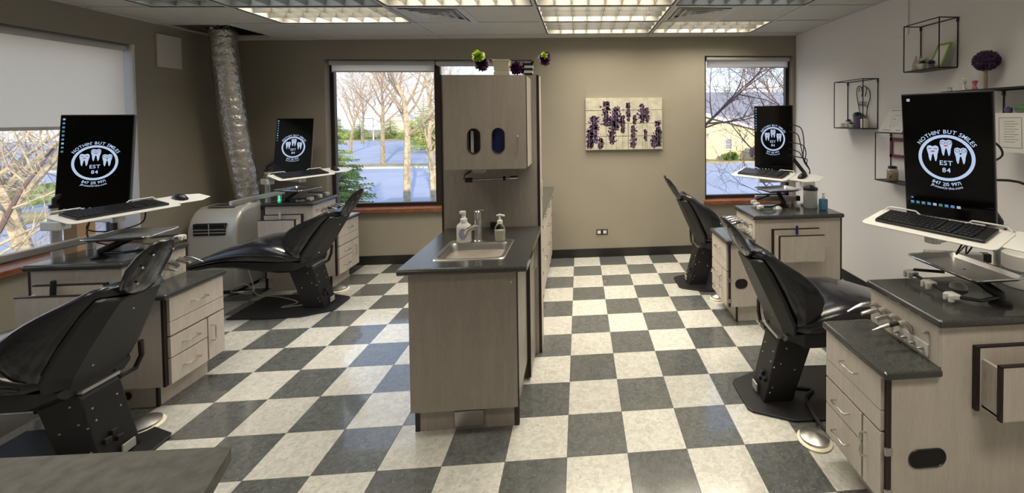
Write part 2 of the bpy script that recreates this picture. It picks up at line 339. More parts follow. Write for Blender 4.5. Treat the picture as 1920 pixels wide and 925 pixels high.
def ceiling_light(x0, x1, y0, y1, lit, label, hidden=False, nx=8, ny=3):
    t = thing('ceiling_light', label, 'ceiling light', ((x0+x1)/2, (y0+y1)/2, zc((x0+x1)/2)), group=None)
    g = .022
    mb = MB()
    def P(x, y, h): return (x, y, zc(x)+h)
    def bar(xa, ya, xb, yb, h0, h1):
        mb.add([P(xa, ya, h0), P(xb, ya, h0), P(xb, yb, h0), P(xa, yb, h0), P(xa, ya, h1), P(xb, ya, h1), P(xb, yb, h1), P(xa, yb, h1)], [(0, 3, 2, 1), (4, 5, 6, 7), (0, 1, 5, 4), (1, 2, 6, 5), (2, 3, 7, 6), (3, 0, 4, 7)])
    bar(x0+.012, y0+.012, x0+g, y1-.012, -.004, .01); bar(x1-g, y0+.012, x1-.012, y1-.012, -.004, .01)
    bar(x0+.012, y0+.012, x1-.012, y0+g, -.004, .01); bar(x0+.012, y1-g, x1-.012, y1-.012, -.004, .01)
    mb.build('frame', 'bronze', t)
    mb = MB(); bar(x0+g, y0+g, x0+g+.005, y1-g, 0, .13); bar(x1-g-.005, y0+g, x1-g, y1-g, 0, .13); bar(x0+g, y0+g, x1-g, y0+g+.005, 0, .13); bar(x0+g, y1-g-.005, x1-g, y1-g, 0, .13); bar(x0+g, y0+g, x1-g, y1-g, .13, .14)
    mb.build('housing', MH, t)
    a0, a1, b0, b1 = x0+g+.005, x1-g-.005, y0+g+.005, y1-g-.005
    hb, ht = .004, .052
    for i in range(1, nx):
        x = a0+(a1-a0)*i/nx; mb = MB()
        mb.add([P(x-.0015, b0, hb), P(x+.0015, b0, hb), P(x+.012, b0, ht), P(x-.012, b0, ht), P(x-.0015, b1, hb), P(x+.0015, b1, hb), P(x+.012, b1, ht), P(x-.012, b1, ht)], [(0, 3, 2, 1), (4, 5, 6, 7), (0, 1, 5, 4), (1, 2, 6, 5), (2, 3, 7, 6), (3, 0, 4, 7)])
        mb.build('louver_blade', MLO, t)
    for j in range(1, ny):
        y = b0+(b1-b0)*j/ny; mb = MB()
        mb.add([P(a0, y-.0015, hb), P(a1, y-.0015, hb), P(a1, y+.0015, hb), P(a0, y+.0015, hb), P(a0, y-.012, ht), P(a1, y-.012, ht), P(a1, y+.012, ht), P(a0, y+.012, ht)], [(0, 3, 2, 1), (4, 5, 6, 7), (0, 1, 5, 4), (1, 2, 6, 5), (2, 3, 7, 6), (3, 0, 4, 7)])
        mb.build('louver_rail', MLO, t)
    if lit > 0:
        ld = bpy.data.lights.new('fixture_lamp', 'AREA'); ld.shape = 'RECTANGLE'; ld.size = (x1-x0)*.85; ld.size_y = (y1-y0)*.8
        ld.energy = LIGHT_W*lit*(1 if lit > .3 else .4); ld.color = (1, .90, .74) if lit > .3 else (.75, .87, 1); ld.spread = R(125)  # weakest fixtures get an added dim blue lamp, imitating sky reflected in unlit ones
        lo = bpy.data.objects.new('lamp', ld); C.objects.link(lo); lo.parent = t; lo.location = (0, 0, .115)
    return t
MH = mat('fixture_housing', (.50, .485, .44), .6); MLO = mat('louver_metal', (.36, .355, .33), .35, .6)
LG = 'louvred ceiling lights'
for ix, iy, lit, lb in FX: ceiling_light(cx_[ix], cx_[ix+1], cy_[iy], cy_[iy+1], lit, lb)['group'] = LG
ceiling_light(-3.345, -2.755, .41, 1.63, .3, 'dim narrow ceiling light at top left, nearest the left wall', nx=3, ny=8)['group'] = LG
for ix, iy, lit, lb in HID:
    ceiling_light(cx_[ix], cx_[ix+1], cy_[iy], cy_[iy+1], lit, 'ceiling light above the picture top, '+lb, nx=4, ny=2)['group'] = LG
# plain tiles
for ix in range(6):
    for iy in range(12):
        if (ix, iy) in fixcells: continue
        x0, x1, y0, y1 = cx_[ix], cx_[ix+1], cy_[iy], cy_[iy+1]
        if ix == 0:
            if iy in (7, 8): cpan(x0, y0, -3.345, y1, up=.004); continue
            if iy == 10: cpan(-3.245, y0, x1, y1, up=.004); continue          # corner tile is missing: the duct goes up here
            if iy == 11: cpan(x0, y0, x1, y1, up=.004); continue
            cpan(x0, y0, x1, y1, up=.004); continue
        if (ix, iy) in ventcells:
            cpan(x0+.61, y0, x1, y1, up=.004); continue
        cpan(x0, y0, x1, y1, up=.004)
# grid bars
def gbar(x0, y0, x1, y1):
    mb = MB(); hb = -.006; ht = .012
    mb.add([(x0, y0, zc(x0)+hb), (x1, y0, zc(x1)+hb), (x1, y1, zc(x1)+hb), (x0, y1, zc(x0)+hb), (x0, y0, zc(x0)+ht), (x1, y0, zc(x1)+ht), (x1, y1, zc(x1)+ht), (x0, y1, zc(x0)+ht)], [(0, 3, 2, 1), (4, 5, 6, 7), (0, 1, 5, 4), (1, 2, 6, 5), (2, 3, 7, 6), (3, 0, 4, 7)])
    mb.build('grid_bar', 'grid', slab)
for x in cx_[1:-1]: gbar(x-.012, YF, x+.012, YB)
for y in cy_[1:-1]: gbar(XL, y-.012, XR, y+.012)
gbar(-3.357, .41, -3.333, 1.63); gbar(-3.257, 2.235, -3.233, 2.86)
for ix, iy in ventcells: gbar(cx_[ix]+.60, cy_[iy], cx_[ix]+.62, cy_[iy+1])
for b in ((XL, YF, XL+.022, YB), (XR-.022, YF, XR, YB), (XL, YB-.022, XR, YB)): gbar(*b)
# vents: nested square cones
def vent(x0, y0, label):
    x1, y1 = x0+.60, y0+.60; z = zc((x0+x1)/2); cx, cy = (x0+x1)/2, (y0+y1)/2
    t = thing('ceiling_vent', label, 'vent', (cx, cy, z), group='square ceiling air diffusers')
    mb = MB(); 
    for (q0, z0, q1, z1) in ((.29, -.004, .25, -.006),):
        mb.box(x0+.01, y0+.01, z-.004, x1-.01, y0+.05, z+.006); mb.box(x0+.01, y1-.05, z-.004, x1-.01, y1-.01, z+.006); mb.box(x0+.01, y0+.05, z-.004, x0+.05, y1-.05, z+.006); mb.box(x1-.05, y0+.05, z-.004, x1-.01, y1-.05, z+.006)
    mb.build('frame', 'grid', t)
    for q in (.245, .18, .115, .055):
        rings = []
        for h, s in ((z-.012, q), (z-.012, q-.008), (z+.012, q-.045)):
            s = max(s, .005); rings.append([(cx-s, cy-s, h), (cx+s, cy-s, h), (cx+s, cy+s, h), (cx-s, cy+s, h)])
        MB().loft(rings, cap=False).build('cone', 'grid', t)
    B(x0+.03, y0+.03, z+.03, x1-.03, y1-.03, z+.06).build('duct_box', 'silver', t)
vent(cx_[2]+.012, cy_[9]+.005, 'square stepped air vent in the ceiling above the sink cabinet, left of centre')
vent(cx_[4]+.012, cy_[9]+.005, 'square stepped air vent in the ceiling right of the middle lights')

# ---------------------------------------------------------------- windows
def window(name, x0, x1, z0, z1, mull, fy=YB+.10):
    mb = MB().box(x0, fy, z0, x0+.045, fy+.06, z1).box(x1-.045, fy, z0, x1, fy+.06, z1).box(x0, fy, z0, x1, fy+.06, z0+.05).box(x0, fy, z1-.05, x1, fy+.06, z1)
    for m in mull: mb.box(m-.035, fy-.005, z0, m+.035, fy+.06, z1)
    o = mb.build(name, 'bronze', bevel=.004); o['kind'] = 'structure'
    ed = [x0]+mull+[x1]
    for i in range(len(ed)-1): B(ed[i]+.03, fy+.028, z0+.04, ed[i+1]-.03, fy+.034, z1-.04).build('pane', 'glass', o)
    return o
w1 = window('window_1', WB1[0], WB1[1], WB1[2], WB1[3], [-1.615])
w2 = window('window_2', WB2[0], WB2[1], WB2[2], WB2[3], [])
for n, (a, b, z) in enumerate(((WB1[0], WB1[1], WB1[2]), (WB2[0], WB2[1], WB2[2]))):
    o = B(a-.02, YB-.045, z-.042, b+.02, YB+.10, z+.006).build('trim_%d' % (n+1), 'sill', bevel=.006); o['kind'] = 'structure'
# left window
fx = XL-.17
mb = MB().box(fx-.06, WL[0], WL[2], fx, WL[0]+.05, WL[3]).box(fx-.06, WL[1]-.05, WL[2], fx, WL[1], WL[3]).box(fx-.06, WL[0], WL[2], fx, WL[1], WL[2]+.05).box(fx-.06, WL[0], WL[3]-.05, fx, WL[1], WL[3]).box(fx-.06, .1, WL[2], fx, .16, WL[3])
w3 = mb.build('window_3', 'bronze', bevel=.004); w3['kind'] = 'structure'
B(fx-.034, WL[0]+.03, WL[2]+.04, fx-.028, .12, WL[3]-.04).build('pane', 'glass', w3); B(fx-.034, .14, WL[2]+.04, fx-.028, WL[1]-.03, WL[3]-.04).build('pane', 'glass', w3)
o = B(XL-.17, WL[0]-.02, WL[2]-.04, XL+.045, WL[1]+.02, WL[2]+.006).build('trim_3', 'sill', bevel=.006); o['kind'] = 'structure'
o = B(XL-.168, WL[1]-.02, WL[2]+.007, XL+.004, WL[1]-.0005, WL[3]-.001).build('trim_4', 'wmetal'); o['kind'] = 'structure'
# roller blinds
t = thing('roller_blind', 'long cream roller blind half lowered over the left wall window', 'blind', (XL-.05, .5, 2.34))
MB().tube([(XL-.055, WL[0]+.02, 2.345), (XL-.055, WL[1]-.03, 2.345)], .03, 12).build('roller', 'shade2', t, True)
B(XL-.046, WL[0]+.03, 1.66, XL-.0445, WL[1]-.05, 2.34).build('fabric', 'shade', t)
B(XL-.052, WL[0]+.03, 1.64, XL-.038, WL[1]-.05, 1.665).build('hem_bar', 'jamb', t)
for nm, x0, x1, zt, drop, lb in (('a', -2.80, -1.62, 2.40, .10, 'grey rolled-up blind atop the left pane of the wide back window'), ('b', -1.60, -.50, 2.40, .03, 'rolled-up blind atop the right pane of the wide back window, behind the vases'), ('c', 1.66, 2.73, 2.455, .10, 'grey rolled-up blind atop the right back window')):
    t = thing('roller_blind', lb, 'blind', ((x0+x1)/2, YB+.05, zt-.03))
    MB().tube([(x0, YB+.04, zt-.035), (x1, YB+.04, zt-.035)], .028, 12).build('roller', 'shade2', t, True)
    B(x0+.01, YB+.055, zt-.03-drop, x1-.01, YB+.0565, zt-.03).build('fabric', 'shade', t)
    B(x0+.01, YB+.048, zt-.042-drop, x1-.01, YB+.062, zt-.03-drop).build('hem_bar', 'shade2', t)

# ---------------------------------------------------------------- generic cabinet bits
def handle_bar(mb, p, q, out, r_=.004):
    p = Vector(p); q = Vector(q); out = Vector(out)
    mb.tube([p, p+out*.85, p+out+(q-p)*.06, q+out-(q-p)*.06, q+out*.85, q], r_, 8)
    return mb

# ---------------------------------------------------------------- sink cabinet in the middle
sx0, sx1, sy0, sy1 = -.83, -.265, .20, .965
t = thing('sink_cabinet', 'grey-beige laminate sink cabinet in the middle of the room', 'cabinet', ((sx0+sx1)/2, sy0, 0))
B(sx0+.004, sy0+.02, .135, sx1-.006, sy1, .885).build('body', 'lamc', t)
B(sx0, sy0, .135, sx1, sy0+.019, .888).build('front_panel', 'lamc', t, bevel=.001)
B(sx1-.002, sy0-.002, .132, sx1+.003, sy0+.020, .889).build('edge_band', 'edge', t)
B(sx0+.03, sy0+.05, 0, sx1-.03, sy1, .135).build('toe_kick', 'lamc', t)
B(sx0+.005, sy0+.048, 0, sx0+.03, sy0+.075, .134).build('kick_corner', 'edge', t); B(sx1-.030, sy0+.048, 0, sx1-.004, sy0+.075, .134).build('kick_corner', 'edge', t)
B(-.615, sy0+.035, .02, -.46, sy0+.05, .105).build('kick_vent', 'brushed', t, bevel=.004)
d = B(sx1-.006, .66, .02, sx1+.014, .955, .875).build('door', 'lamc', t); B(sx1-.007, .645, .02, sx1+.016, .66, .876).build('door_edge', 'edge', t)
handle_bar(MB(), (sx1+.014, .74, .70), (sx1+.014, .74, .82), (.03, 0, 0)).build('handle', 'steel', d, True)
MB().blob((-.295, sy0-.002, .82), .006, .003, .008).build('hook', 'steel', t, True)
# worktop with the sink hole
t = thing('worktop', 'dark speckled stone worktop around the steel sink', 'worktop', (-.53, .55, .885))
wx0, wx1, wy0, wy1, z0, z1 = -.862, -.205, .155, .965, .889, .925
hx0, hx1, hy0, hy1 = -.715, -.365, .285, .60
MB().box(wx0, wy0, z0, wx1, hy0, z1).box(wx0, hy1, z0, wx1, wy1, z1).box(wx0, hy0, z0, hx0, hy1, z1).box(hx1, hy0, z0, wx1, hy1, z1).build('slab', 'top', t)
for p in ((wx0, wy0), (wx1, wy0)): pass
MB().tube([(wx0, wy0, (z0+z1)/2), (wx1, wy0, (z0+z1)/2)], .018, 10).build('rounded_edge', 'top', t, True)
# sink
t = thing('sink', 'square stainless steel sink set into the dark worktop', 'sink', (-.54, .45, z1))
rim = [(x, y) for x, y in rrect(.38, .375, .03)]
def ring_at(w_, h_, r_, z, cx=-.54, cy=.4525): return [(cx+x, cy+y, z) for x, y in rrect(w_, h_, r_, 5)]
MB().loft([ring_at(.40, .385, .03, z1+.0005), ring_at(.39, .375, .028, z1+.006), ring_at(.355, .30, .04, z1+.003, cy=.435), ring_at(.34, .285, .05, z1-.015, cy=.435), ring_at(.31, .255, .06, z1-.15, cy=.435), ring_at(.28, .23, .05, z1-.158, cy=.435), ring_at(.05, .05, .024, z1-.162, cy=.435)], cap=False).build('basin', 'brushed', t, True)
MB().lathe([(.035, 0), (.035, .003), (.02, .001), (.004, .001)], (-.54, .435, z1-.163), 16).build('drain', 'steel', t, True)
# faucet
fx_, fy_, fz = -.562, .615, z1+.004
t = thing('faucet', 'tall brushed steel single-lever faucet behind the sink', 'faucet', (fx_, fy_, fz))
MB().lathe([(.030, 0), (.030, .006), (.024, .009), (.023, .135), (.021, .14)], (fx_, fy_, fz), 20).build('body', 'steel', t, True)
MB().tube([(fx_, fy_, fz+.088), (fx_-.02, fy_-.045, fz+.098), (fx_-.045, fy_-.11, fz+.095), (fx_-.048, fy_-.115, fz+.075)], [.017, .016, .014, .014], 12).build('spout', 'steel', t, True)
mb = MB().lathe([(.022, 0), (.022, .045), (.018, .05)], (fx_, fy_, fz+.142), 20); mb.obox((fx_+.01, fy_-.005, fz+.196), (.03, 0, .003), (0, .009, 0), (0, 0, .005)); mb.build('lever', 'chrome', t, True)
# hand soap bottle (foam, left)
def squashed(c, prof, ry, n=20):
    return [[(c[0]+q*math.cos(2*PI*k/n), c[1]+q*ry*math.sin(2*PI*k/n), c[2]+h) for k in range(n)] for q, h in prof]
c = (-.645, .60, z1+.005)
t = thing('soap_bottle', 'tall white pump bottle with a blue oval label, left of the faucet', 'soap bottle', c)
MB().loft(squashed(c, [(.040, 0), (.045, .006), (.046, .09), (.043, .105), (.024, .122), (.020, .128)], .6)).build('bottle', 'bwhite', t, True)
MB().lathe([(.021, .126), (.021, .145), (.014, .150), (.010, .165), (.013, .168), (.013, .180)], c, 16).build('collar', 'bwhite', t, True)
MB().obox((c[0]-.005, c[1]-.006, c[2]+.187), (.018, 0, 0), (0, .012, 0), (0, 0, .008)).build('pump_head', 'bwhite', t, bevel=.003)
lbp = [(.024*math.cos(2*PI*k/24), .036*math.sin(2*PI*k/24)) for k in range(24)]
lb_ = MB().prism(lbp, (c[0], c[1]-.0285, c[2]+.055), (1, 0, 0), (0, 0, 1), (0, .0015, 0)).build('label_oval', 'label', t)
# right bottle
c = (-.425, .60, z1+.005)
t = thing('soap_bottle', 'clear pump bottle half full of cream soap, right of the faucet', 'soap bottle', c)
MB().loft(squashed(c, [(.026, .001), (.030, .008), (.034, .055), (.033, .068)], .7)).build('soap', 'soap', t, True)
MB().loft(squashed(c, [(.028, 0), (.032, .006), (.036, .055), (.034, .085), (.022, .108), (.016, .112)], .72)).build('bottle', 'cglass', t, True)
MB().lathe([(.017, .110), (.017, .128), (.008, .134), (.006, .155)], c, 16).build('collar', 'bwhite', t, True)
MB().tube([(c[0]-.02, c[1], c[2]+.160), (c[0], c[1], c[2]+.163), (c[0]+.030, c[1]-.004, c[2]+.158)], [.005, .008, .006], 10).build('pump_head', 'bwhite', t, True)
B(-.49, .60+.30, z1, -.44, .60+.345, z1+.035)
tag(B(-.555, .93, z1+.002, -.485, .962, z1+.042).build('sponge_holder', 'bplast', bevel=.004), 'small black box on the worktop behind the sink bottles', 'box')
# tall partition panel
t = thing('partition_panel', 'tall laminate panel standing behind the sink, dark edged', 'partition', (-.55, 1.04, 0))
B(-.88, .968, 0, -.225, 1.12, 2.005).build('panel', 'lamc', t)
MB().box(-.225, .966, 0, -.207, .985, 2.007).box(-.893, .966, 0, -.88, .985, 2.007).build('dark_edge', 'edge', t)
B(-.225, .985, 0, -.207, 1.12, 2.007).build('side_strip', 'lam', t)
tag(MB().box(-.206, 1.06, 1.12, -.200, 1.09, 1.235).build('light_switch', 'white', bevel=.001), 'white switch plate on the right edge of the tall panel', 'switch')
# wall cabinet with dispenser holes
t = thing('wall_cabinet', 'upper laminate cabinet with two oval dispenser holes', 'cabinet', (-.51, .62, 1.38))
ux0, ux1, uy0, uz0, uz1 = -.772, -.258, .65, 1.376, 1.975
# front with two stadium holes: build from vertical strips
def stadium(cx, cz, hw, hh, n=10):
    p = []
    for k in range(n+1): a = PI*k/n; p.append((cx+hw*math.cos(a), cz+hh-hw+hw*math.sin(a)))
    for k in range(n+1): a = PI+PI*k/n; p.append((cx+hw*math.cos(a), cz-hh+hw+hw*math.sin(a)))
    return p
def plate_with_holes(name, x0, x1, z0, z1, y, th, holes, m, parent):
    bm = bmesh.new()
    def lp(pts): 
        vs = [bm.verts.new((x, y, z)) for x, z in pts]
        return [bm.edges.new((vs[i], vs[(i+1) % len(vs)])) for i in range(len(vs))]
    ed = lp([(x0, z0), (x1, z0), (x1, z1), (x0, z1)])
    for h in holes: ed += lp(h)
    bmesh.ops.triangle_fill(bm, use_beauty=True, use_dissolve=False, edges=ed)
    ex = bmesh.ops.extrude_face_region(bm, geom=bm.faces[:])
    for v in [g for g in ex['geom'] if isinstance(g, bmesh.types.BMVert)]: v.co.y += th
    bmesh.ops.recalc_face_normals(bm, faces=bm.faces)
    mb = MB(); bm.verts.index_update(); mb.add([v.co for v in bm.verts], [[v.index for v in f_.verts] for f_ in bm.faces]); bm.free()
    return mb.build(name, m, parent)
h1 = stadium(-.588, 1.556, .037, .078); h2 = stadium(-.436, 1.558, .037, .078)
plate_with_holes('door', ux0, ux1, uz0, uz1, uy0, .018, [h1, h2], 'lamc', t)
B(ux0+.004, uy0+.02, uz0+.003, ux0+.02, .967, uz1).build('side', 'lamc', t); B(ux1-.02, uy0+.02, uz0+.003, ux1-.002, .967, uz1).build('side', 'lam', t)
MB().box(ux0+.02, uy0+.02, uz0+.003, ux1-.02, .967, uz0+.02).box(ux0+.02, uy0+.02, uz1-.018, ux1-.02, .967, uz1-.001).box(ux0+.02, .94, uz0+.02, ux1-.02, .967, uz1-.018).build('carcass', 'edge', t)
B(ux1-.001, uy0-.001, uz0, ux1+.002, uy0+.019, uz1+.001).build('edge_band', 'edge', t)
for hh in (h1, h2):
    MB().tube([(x, uy0-.001, z) for x, z in hh+[hh[0]]], .004, 6, cap=False).build('hole_ring', 'edge', t, True)
handle_bar(MB(), (-.312, uy0, 1.50), (-.312, uy0, 1.585), (0, -.022, 0), .003).build('handle', 'steel', t, True)
tag(B(-.665, uy0+.05, uz0+.021, -.545, uy0+.20, 1.75).build('glove_box', 'edge', bevel=.003), 'dark carton seen through the left oval hole of the upper cabinet', 'box')
tag(B(-.50, uy0+.035, uz0+.021, -.385, uy0+.20, 1.75).build('glove_box', 'bdeep', bevel=.003), 'deep blue carton seen through the right oval hole of the upper cabinet', 'box')
tag(B(-.615, uy0+.03, uz0+.021, -.598, uy0+.045, 1.62).build('towel_stack', 'towel'), 'white paper strip seen inside the left oval hole', 'paper')
# towel rod under it
t = thing('paper_towel_holder', 'steel paper towel rod under the upper cabinet', 'towel holder', (-.55, .93, 1.30))
MB().prism(rrect(.10, .045, .018), (-.63, .963, 1.335), (1, 0, 0), (0, 0, 1), (0, -.004, 0)).build('plate', 'brushed', t, True)
MB().tube([(-.69, .955, 1.325), (-.715, .90, 1.31), (-.72, .88, 1.282)], .008, 8).build('arm', 'brushed', t, True)
MB().tube([(-.715, .88, 1.276), (-.36, .88, 1.286)], .0055, 10).build('rod', 'chrome', t, True)
MB().tube([(-.705, .88, 1.276), (-.660, .88, 1.277)], .017, 14).build('black_ring', 'bplast', t, True)
MB().tube([(-.45, .88, 1.283), (-.432, .88, 1.284)], .015, 14).build('black_ring', 'bplast', t, True)
MB().tube([(-.405, .88, 1.285), (-.348, .88, 1.287)], .015, 14).build('end_knob', 'chrome', t, True)
# vases on top
t = thing('vase', 'cream rectangular vase on top of the partition panel', 'vase', (-.475, 1.03, 2.005))
MB().loft([[(-.475+sx*x, 1.03+sy*y, z) for sx, sy in ((-1, -1), (1, -1), (1, 1), (-1, 1))] for x, y, z in ((.052, .035, 2.006), (.052, .035, 2.03), (.048, .03, 2.032), (.048, .03, 2.04), (.050, .032, 2.042), (.055, .038, 2.105), (.060, .042, 2.11), (.060, .042, 2.118), (.04, .03, 2.118))]).build('body', 'cream', t, bevel=.003)
def bloom(c, rad, m, n, parent, name, jit=1, up=(0, -1, 0)):
    mb = MB(); c = Vector(c)
    for k in range(n):
        d = Vector((random.gauss(0, 1), random.gauss(0, 1), random.gauss(0, 1))).normalized(); s = d.orthogonal().normalized()*rad*.13; L_ = rad*random.uniform(.7, 1.05)
        a = c+d*rad*.1
        mb.add([a-s, a+s, c+d*L_*.7+s*1.5, c+d*L_, c+d*L_*.7-s*1.5], [(0, 1, 2, 3, 4)])
    return mb.build(name, m, parent)
def flower(c, base, rad, parts, label):
    t = thing('flower', label, 'flower', base)
    b = Vector(base); c = Vector(c)
    MB().tube([b, b.lerp(c, .5)+Vector((0, 0, .03)), c], .003, 6).build('stem', 'stemp', t, True)
    for m, off, rr_, n in parts:
        bloom(c+Vector(off), rr_, m, n, t, 'petals')
    return t
flower((-.618, 1.02, 2.105), (-.50, 1.03, 2.10), .05, [('pet', (.005, 0, -.015), .058, 240), ('limef', (-.012, -.02, .035), .052, 160)], 'purple and lime silk flower drooping left from the cream vase')
flower((-.165, 1.03, 2.135), (-.285, 1.03, 2.09), .05, [('pet', (0, 0, -.004), .056, 240), ('limef', (.0, -.035, .014), .032, 60)], 'purple silk flower with lime centre leaning right, above the striped vase')
t = thing('striped_vase', 'small black and white striped cube vase on the partition top', 'vase', (-.285, 1.03, 2.006))
for k in range(5): B(-.315+.001*k, 1.0, 2.006+k*.018, -.255+.001*k, 1.06, 2.006+(k+1)*.018).build('stripe', 'bplast' if k % 2 == 0 else 'towel', t)
t = thing('flower', 'dark purple silk bloom lying between the two vases', 'flower', (-.365, 1.03, 2.006)); bloom((-.372, 1.02, 2.062), .055, 'pet', 220, t, 'petals'); MB().tube([(-.365, 1.03, 2.006), (-.365, 1.03, 2.05)], .003).build('stem', 'stemp', t)
t = thing('flower', 'dark leafy bloom tucked against the left side of the striped vase', 'flower', (-.325, 1.05, 2.006)); bloom((-.325, 1.05, 2.065), .05, 'lav', 120, t, 'petals'); MB().tube([(-.325, 1.05, 2.006), (-.325, 1.05, 2.05)], .003).build('stem', 'stemp', t)
# drawer run behind the partition
t = thing('drawer_cabinet', 'long laminate drawer cabinet running back behind the tall panel', 'cabinet', (-.5, 2.0, 0))
bx1 = -.255
B(-.80, 1.125, .10, bx1-.02, 2.88, .885).build('body', 'lam', t); B(-.74, 1.125, 0, bx1-.07, 2.84, .10).build('toe_kick', 'lam', t)
yy = [1.14, 1.56, 1.98, 2.42, 2.87]
for i in range(4):
    zs = [.115, .31, .50, .69, .875] if i != 1 else [.115, .69, .875]
    for a, b in zip(zs[:-1], zs[1:]):
        d = B(bx1-.018, yy[i]+.004, a+.003, bx1, yy[i+1]-.004, b-.003).build('drawer', 'lam', t, bevel=.001)
        ym = (yy[i]+yy[i+1])/2
        handle_bar(MB(), (bx1, ym-.05, (a+b)/2+.03), (bx1, ym+.05, (a+b)/2+.03), (.028, 0, 0)).build('handle', 'steel', d, True)
tag(B(-.86, 1.122, .889, -.215, 2.72, .925).build('worktop', 'top', bevel=.006), 'dark worktop on the drawer cabinet behind the tall panel', 'worktop')

# ---------------------------------------------------------------- text glyphs
gcache = {}
def glyph(ch):
    if ch in gcache: return gcache[ch]
    cu = bpy.data.curves.new('g', 'FONT'); cu.body = ch; cu.size = 1; cu.offset = .012; cu.resolution_u = 3
    ob = bpy.data.objects.new('g', cu); C.objects.link(ob); dg = bpy.context.evaluated_depsgraph_get(); me = ob.evaluated_get(dg).to_mesh()
    vs = [(v.co.x, v.co.y) for v in me.vertices]; fs = [tuple(p.vertices) for p in me.polygons]
    xs = [v[0] for v in vs] or [0, .3]; r_ = (vs, fs, min(xs), max(xs)); ob.evaluated_get(dg).to_mesh_clear()
    bpy.data.objects.remove(ob); gcache[ch] = r_; return r_
def text_width(s, size): 
    w_ = 0
    for ch in s: w_ += (.32 if ch == ' ' else glyph(ch)[3]-glyph(ch)[2]+.09)*size
    return w_
def text_line(put, s, cx, cy, size, mi):
    x = cx-text_width(s, size)/2
    for ch in s:
        if ch == ' ': x += .32*size; continue
        vs, fs, a, b = glyph(ch)
        put([(x+(vx-a)*size, cy+vy*size) for vx, vy in vs], fs, mi); x += (b-a+.09)*size
def text_arc(put, s, rad, mid, size, mi, bottom=False):
    tw = text_width(s, size); x = -tw/2
    for ch in s:
        if ch == ' ': x += .32*size; continue
        vs, fs, a, b = glyph(ch); pts = []
        wch = (b-a)*size; xc = x+wch/2
        th = mid+(xc/rad if bottom else -xc/rad)
        for vx, vy in vs:
            lx = (vx-(a+b)/2)*size; ly = vy*size
            if bottom: ux, uy = -math.sin(th), math.cos(th); rx, ry = math.cos(th), math.sin(th); pts.append((rx*(rad-ly)+ux*lx, ry*(rad-ly)+uy*lx))
            else: ux, uy = math.sin(th), -math.cos(th); rx, ry = math.cos(th), math.sin(th); pts.append((rx*(rad+ly)+ux*lx, ry*(rad+ly)+uy*lx))
        put(pts, fs, mi); x += (b-a+.09)*size

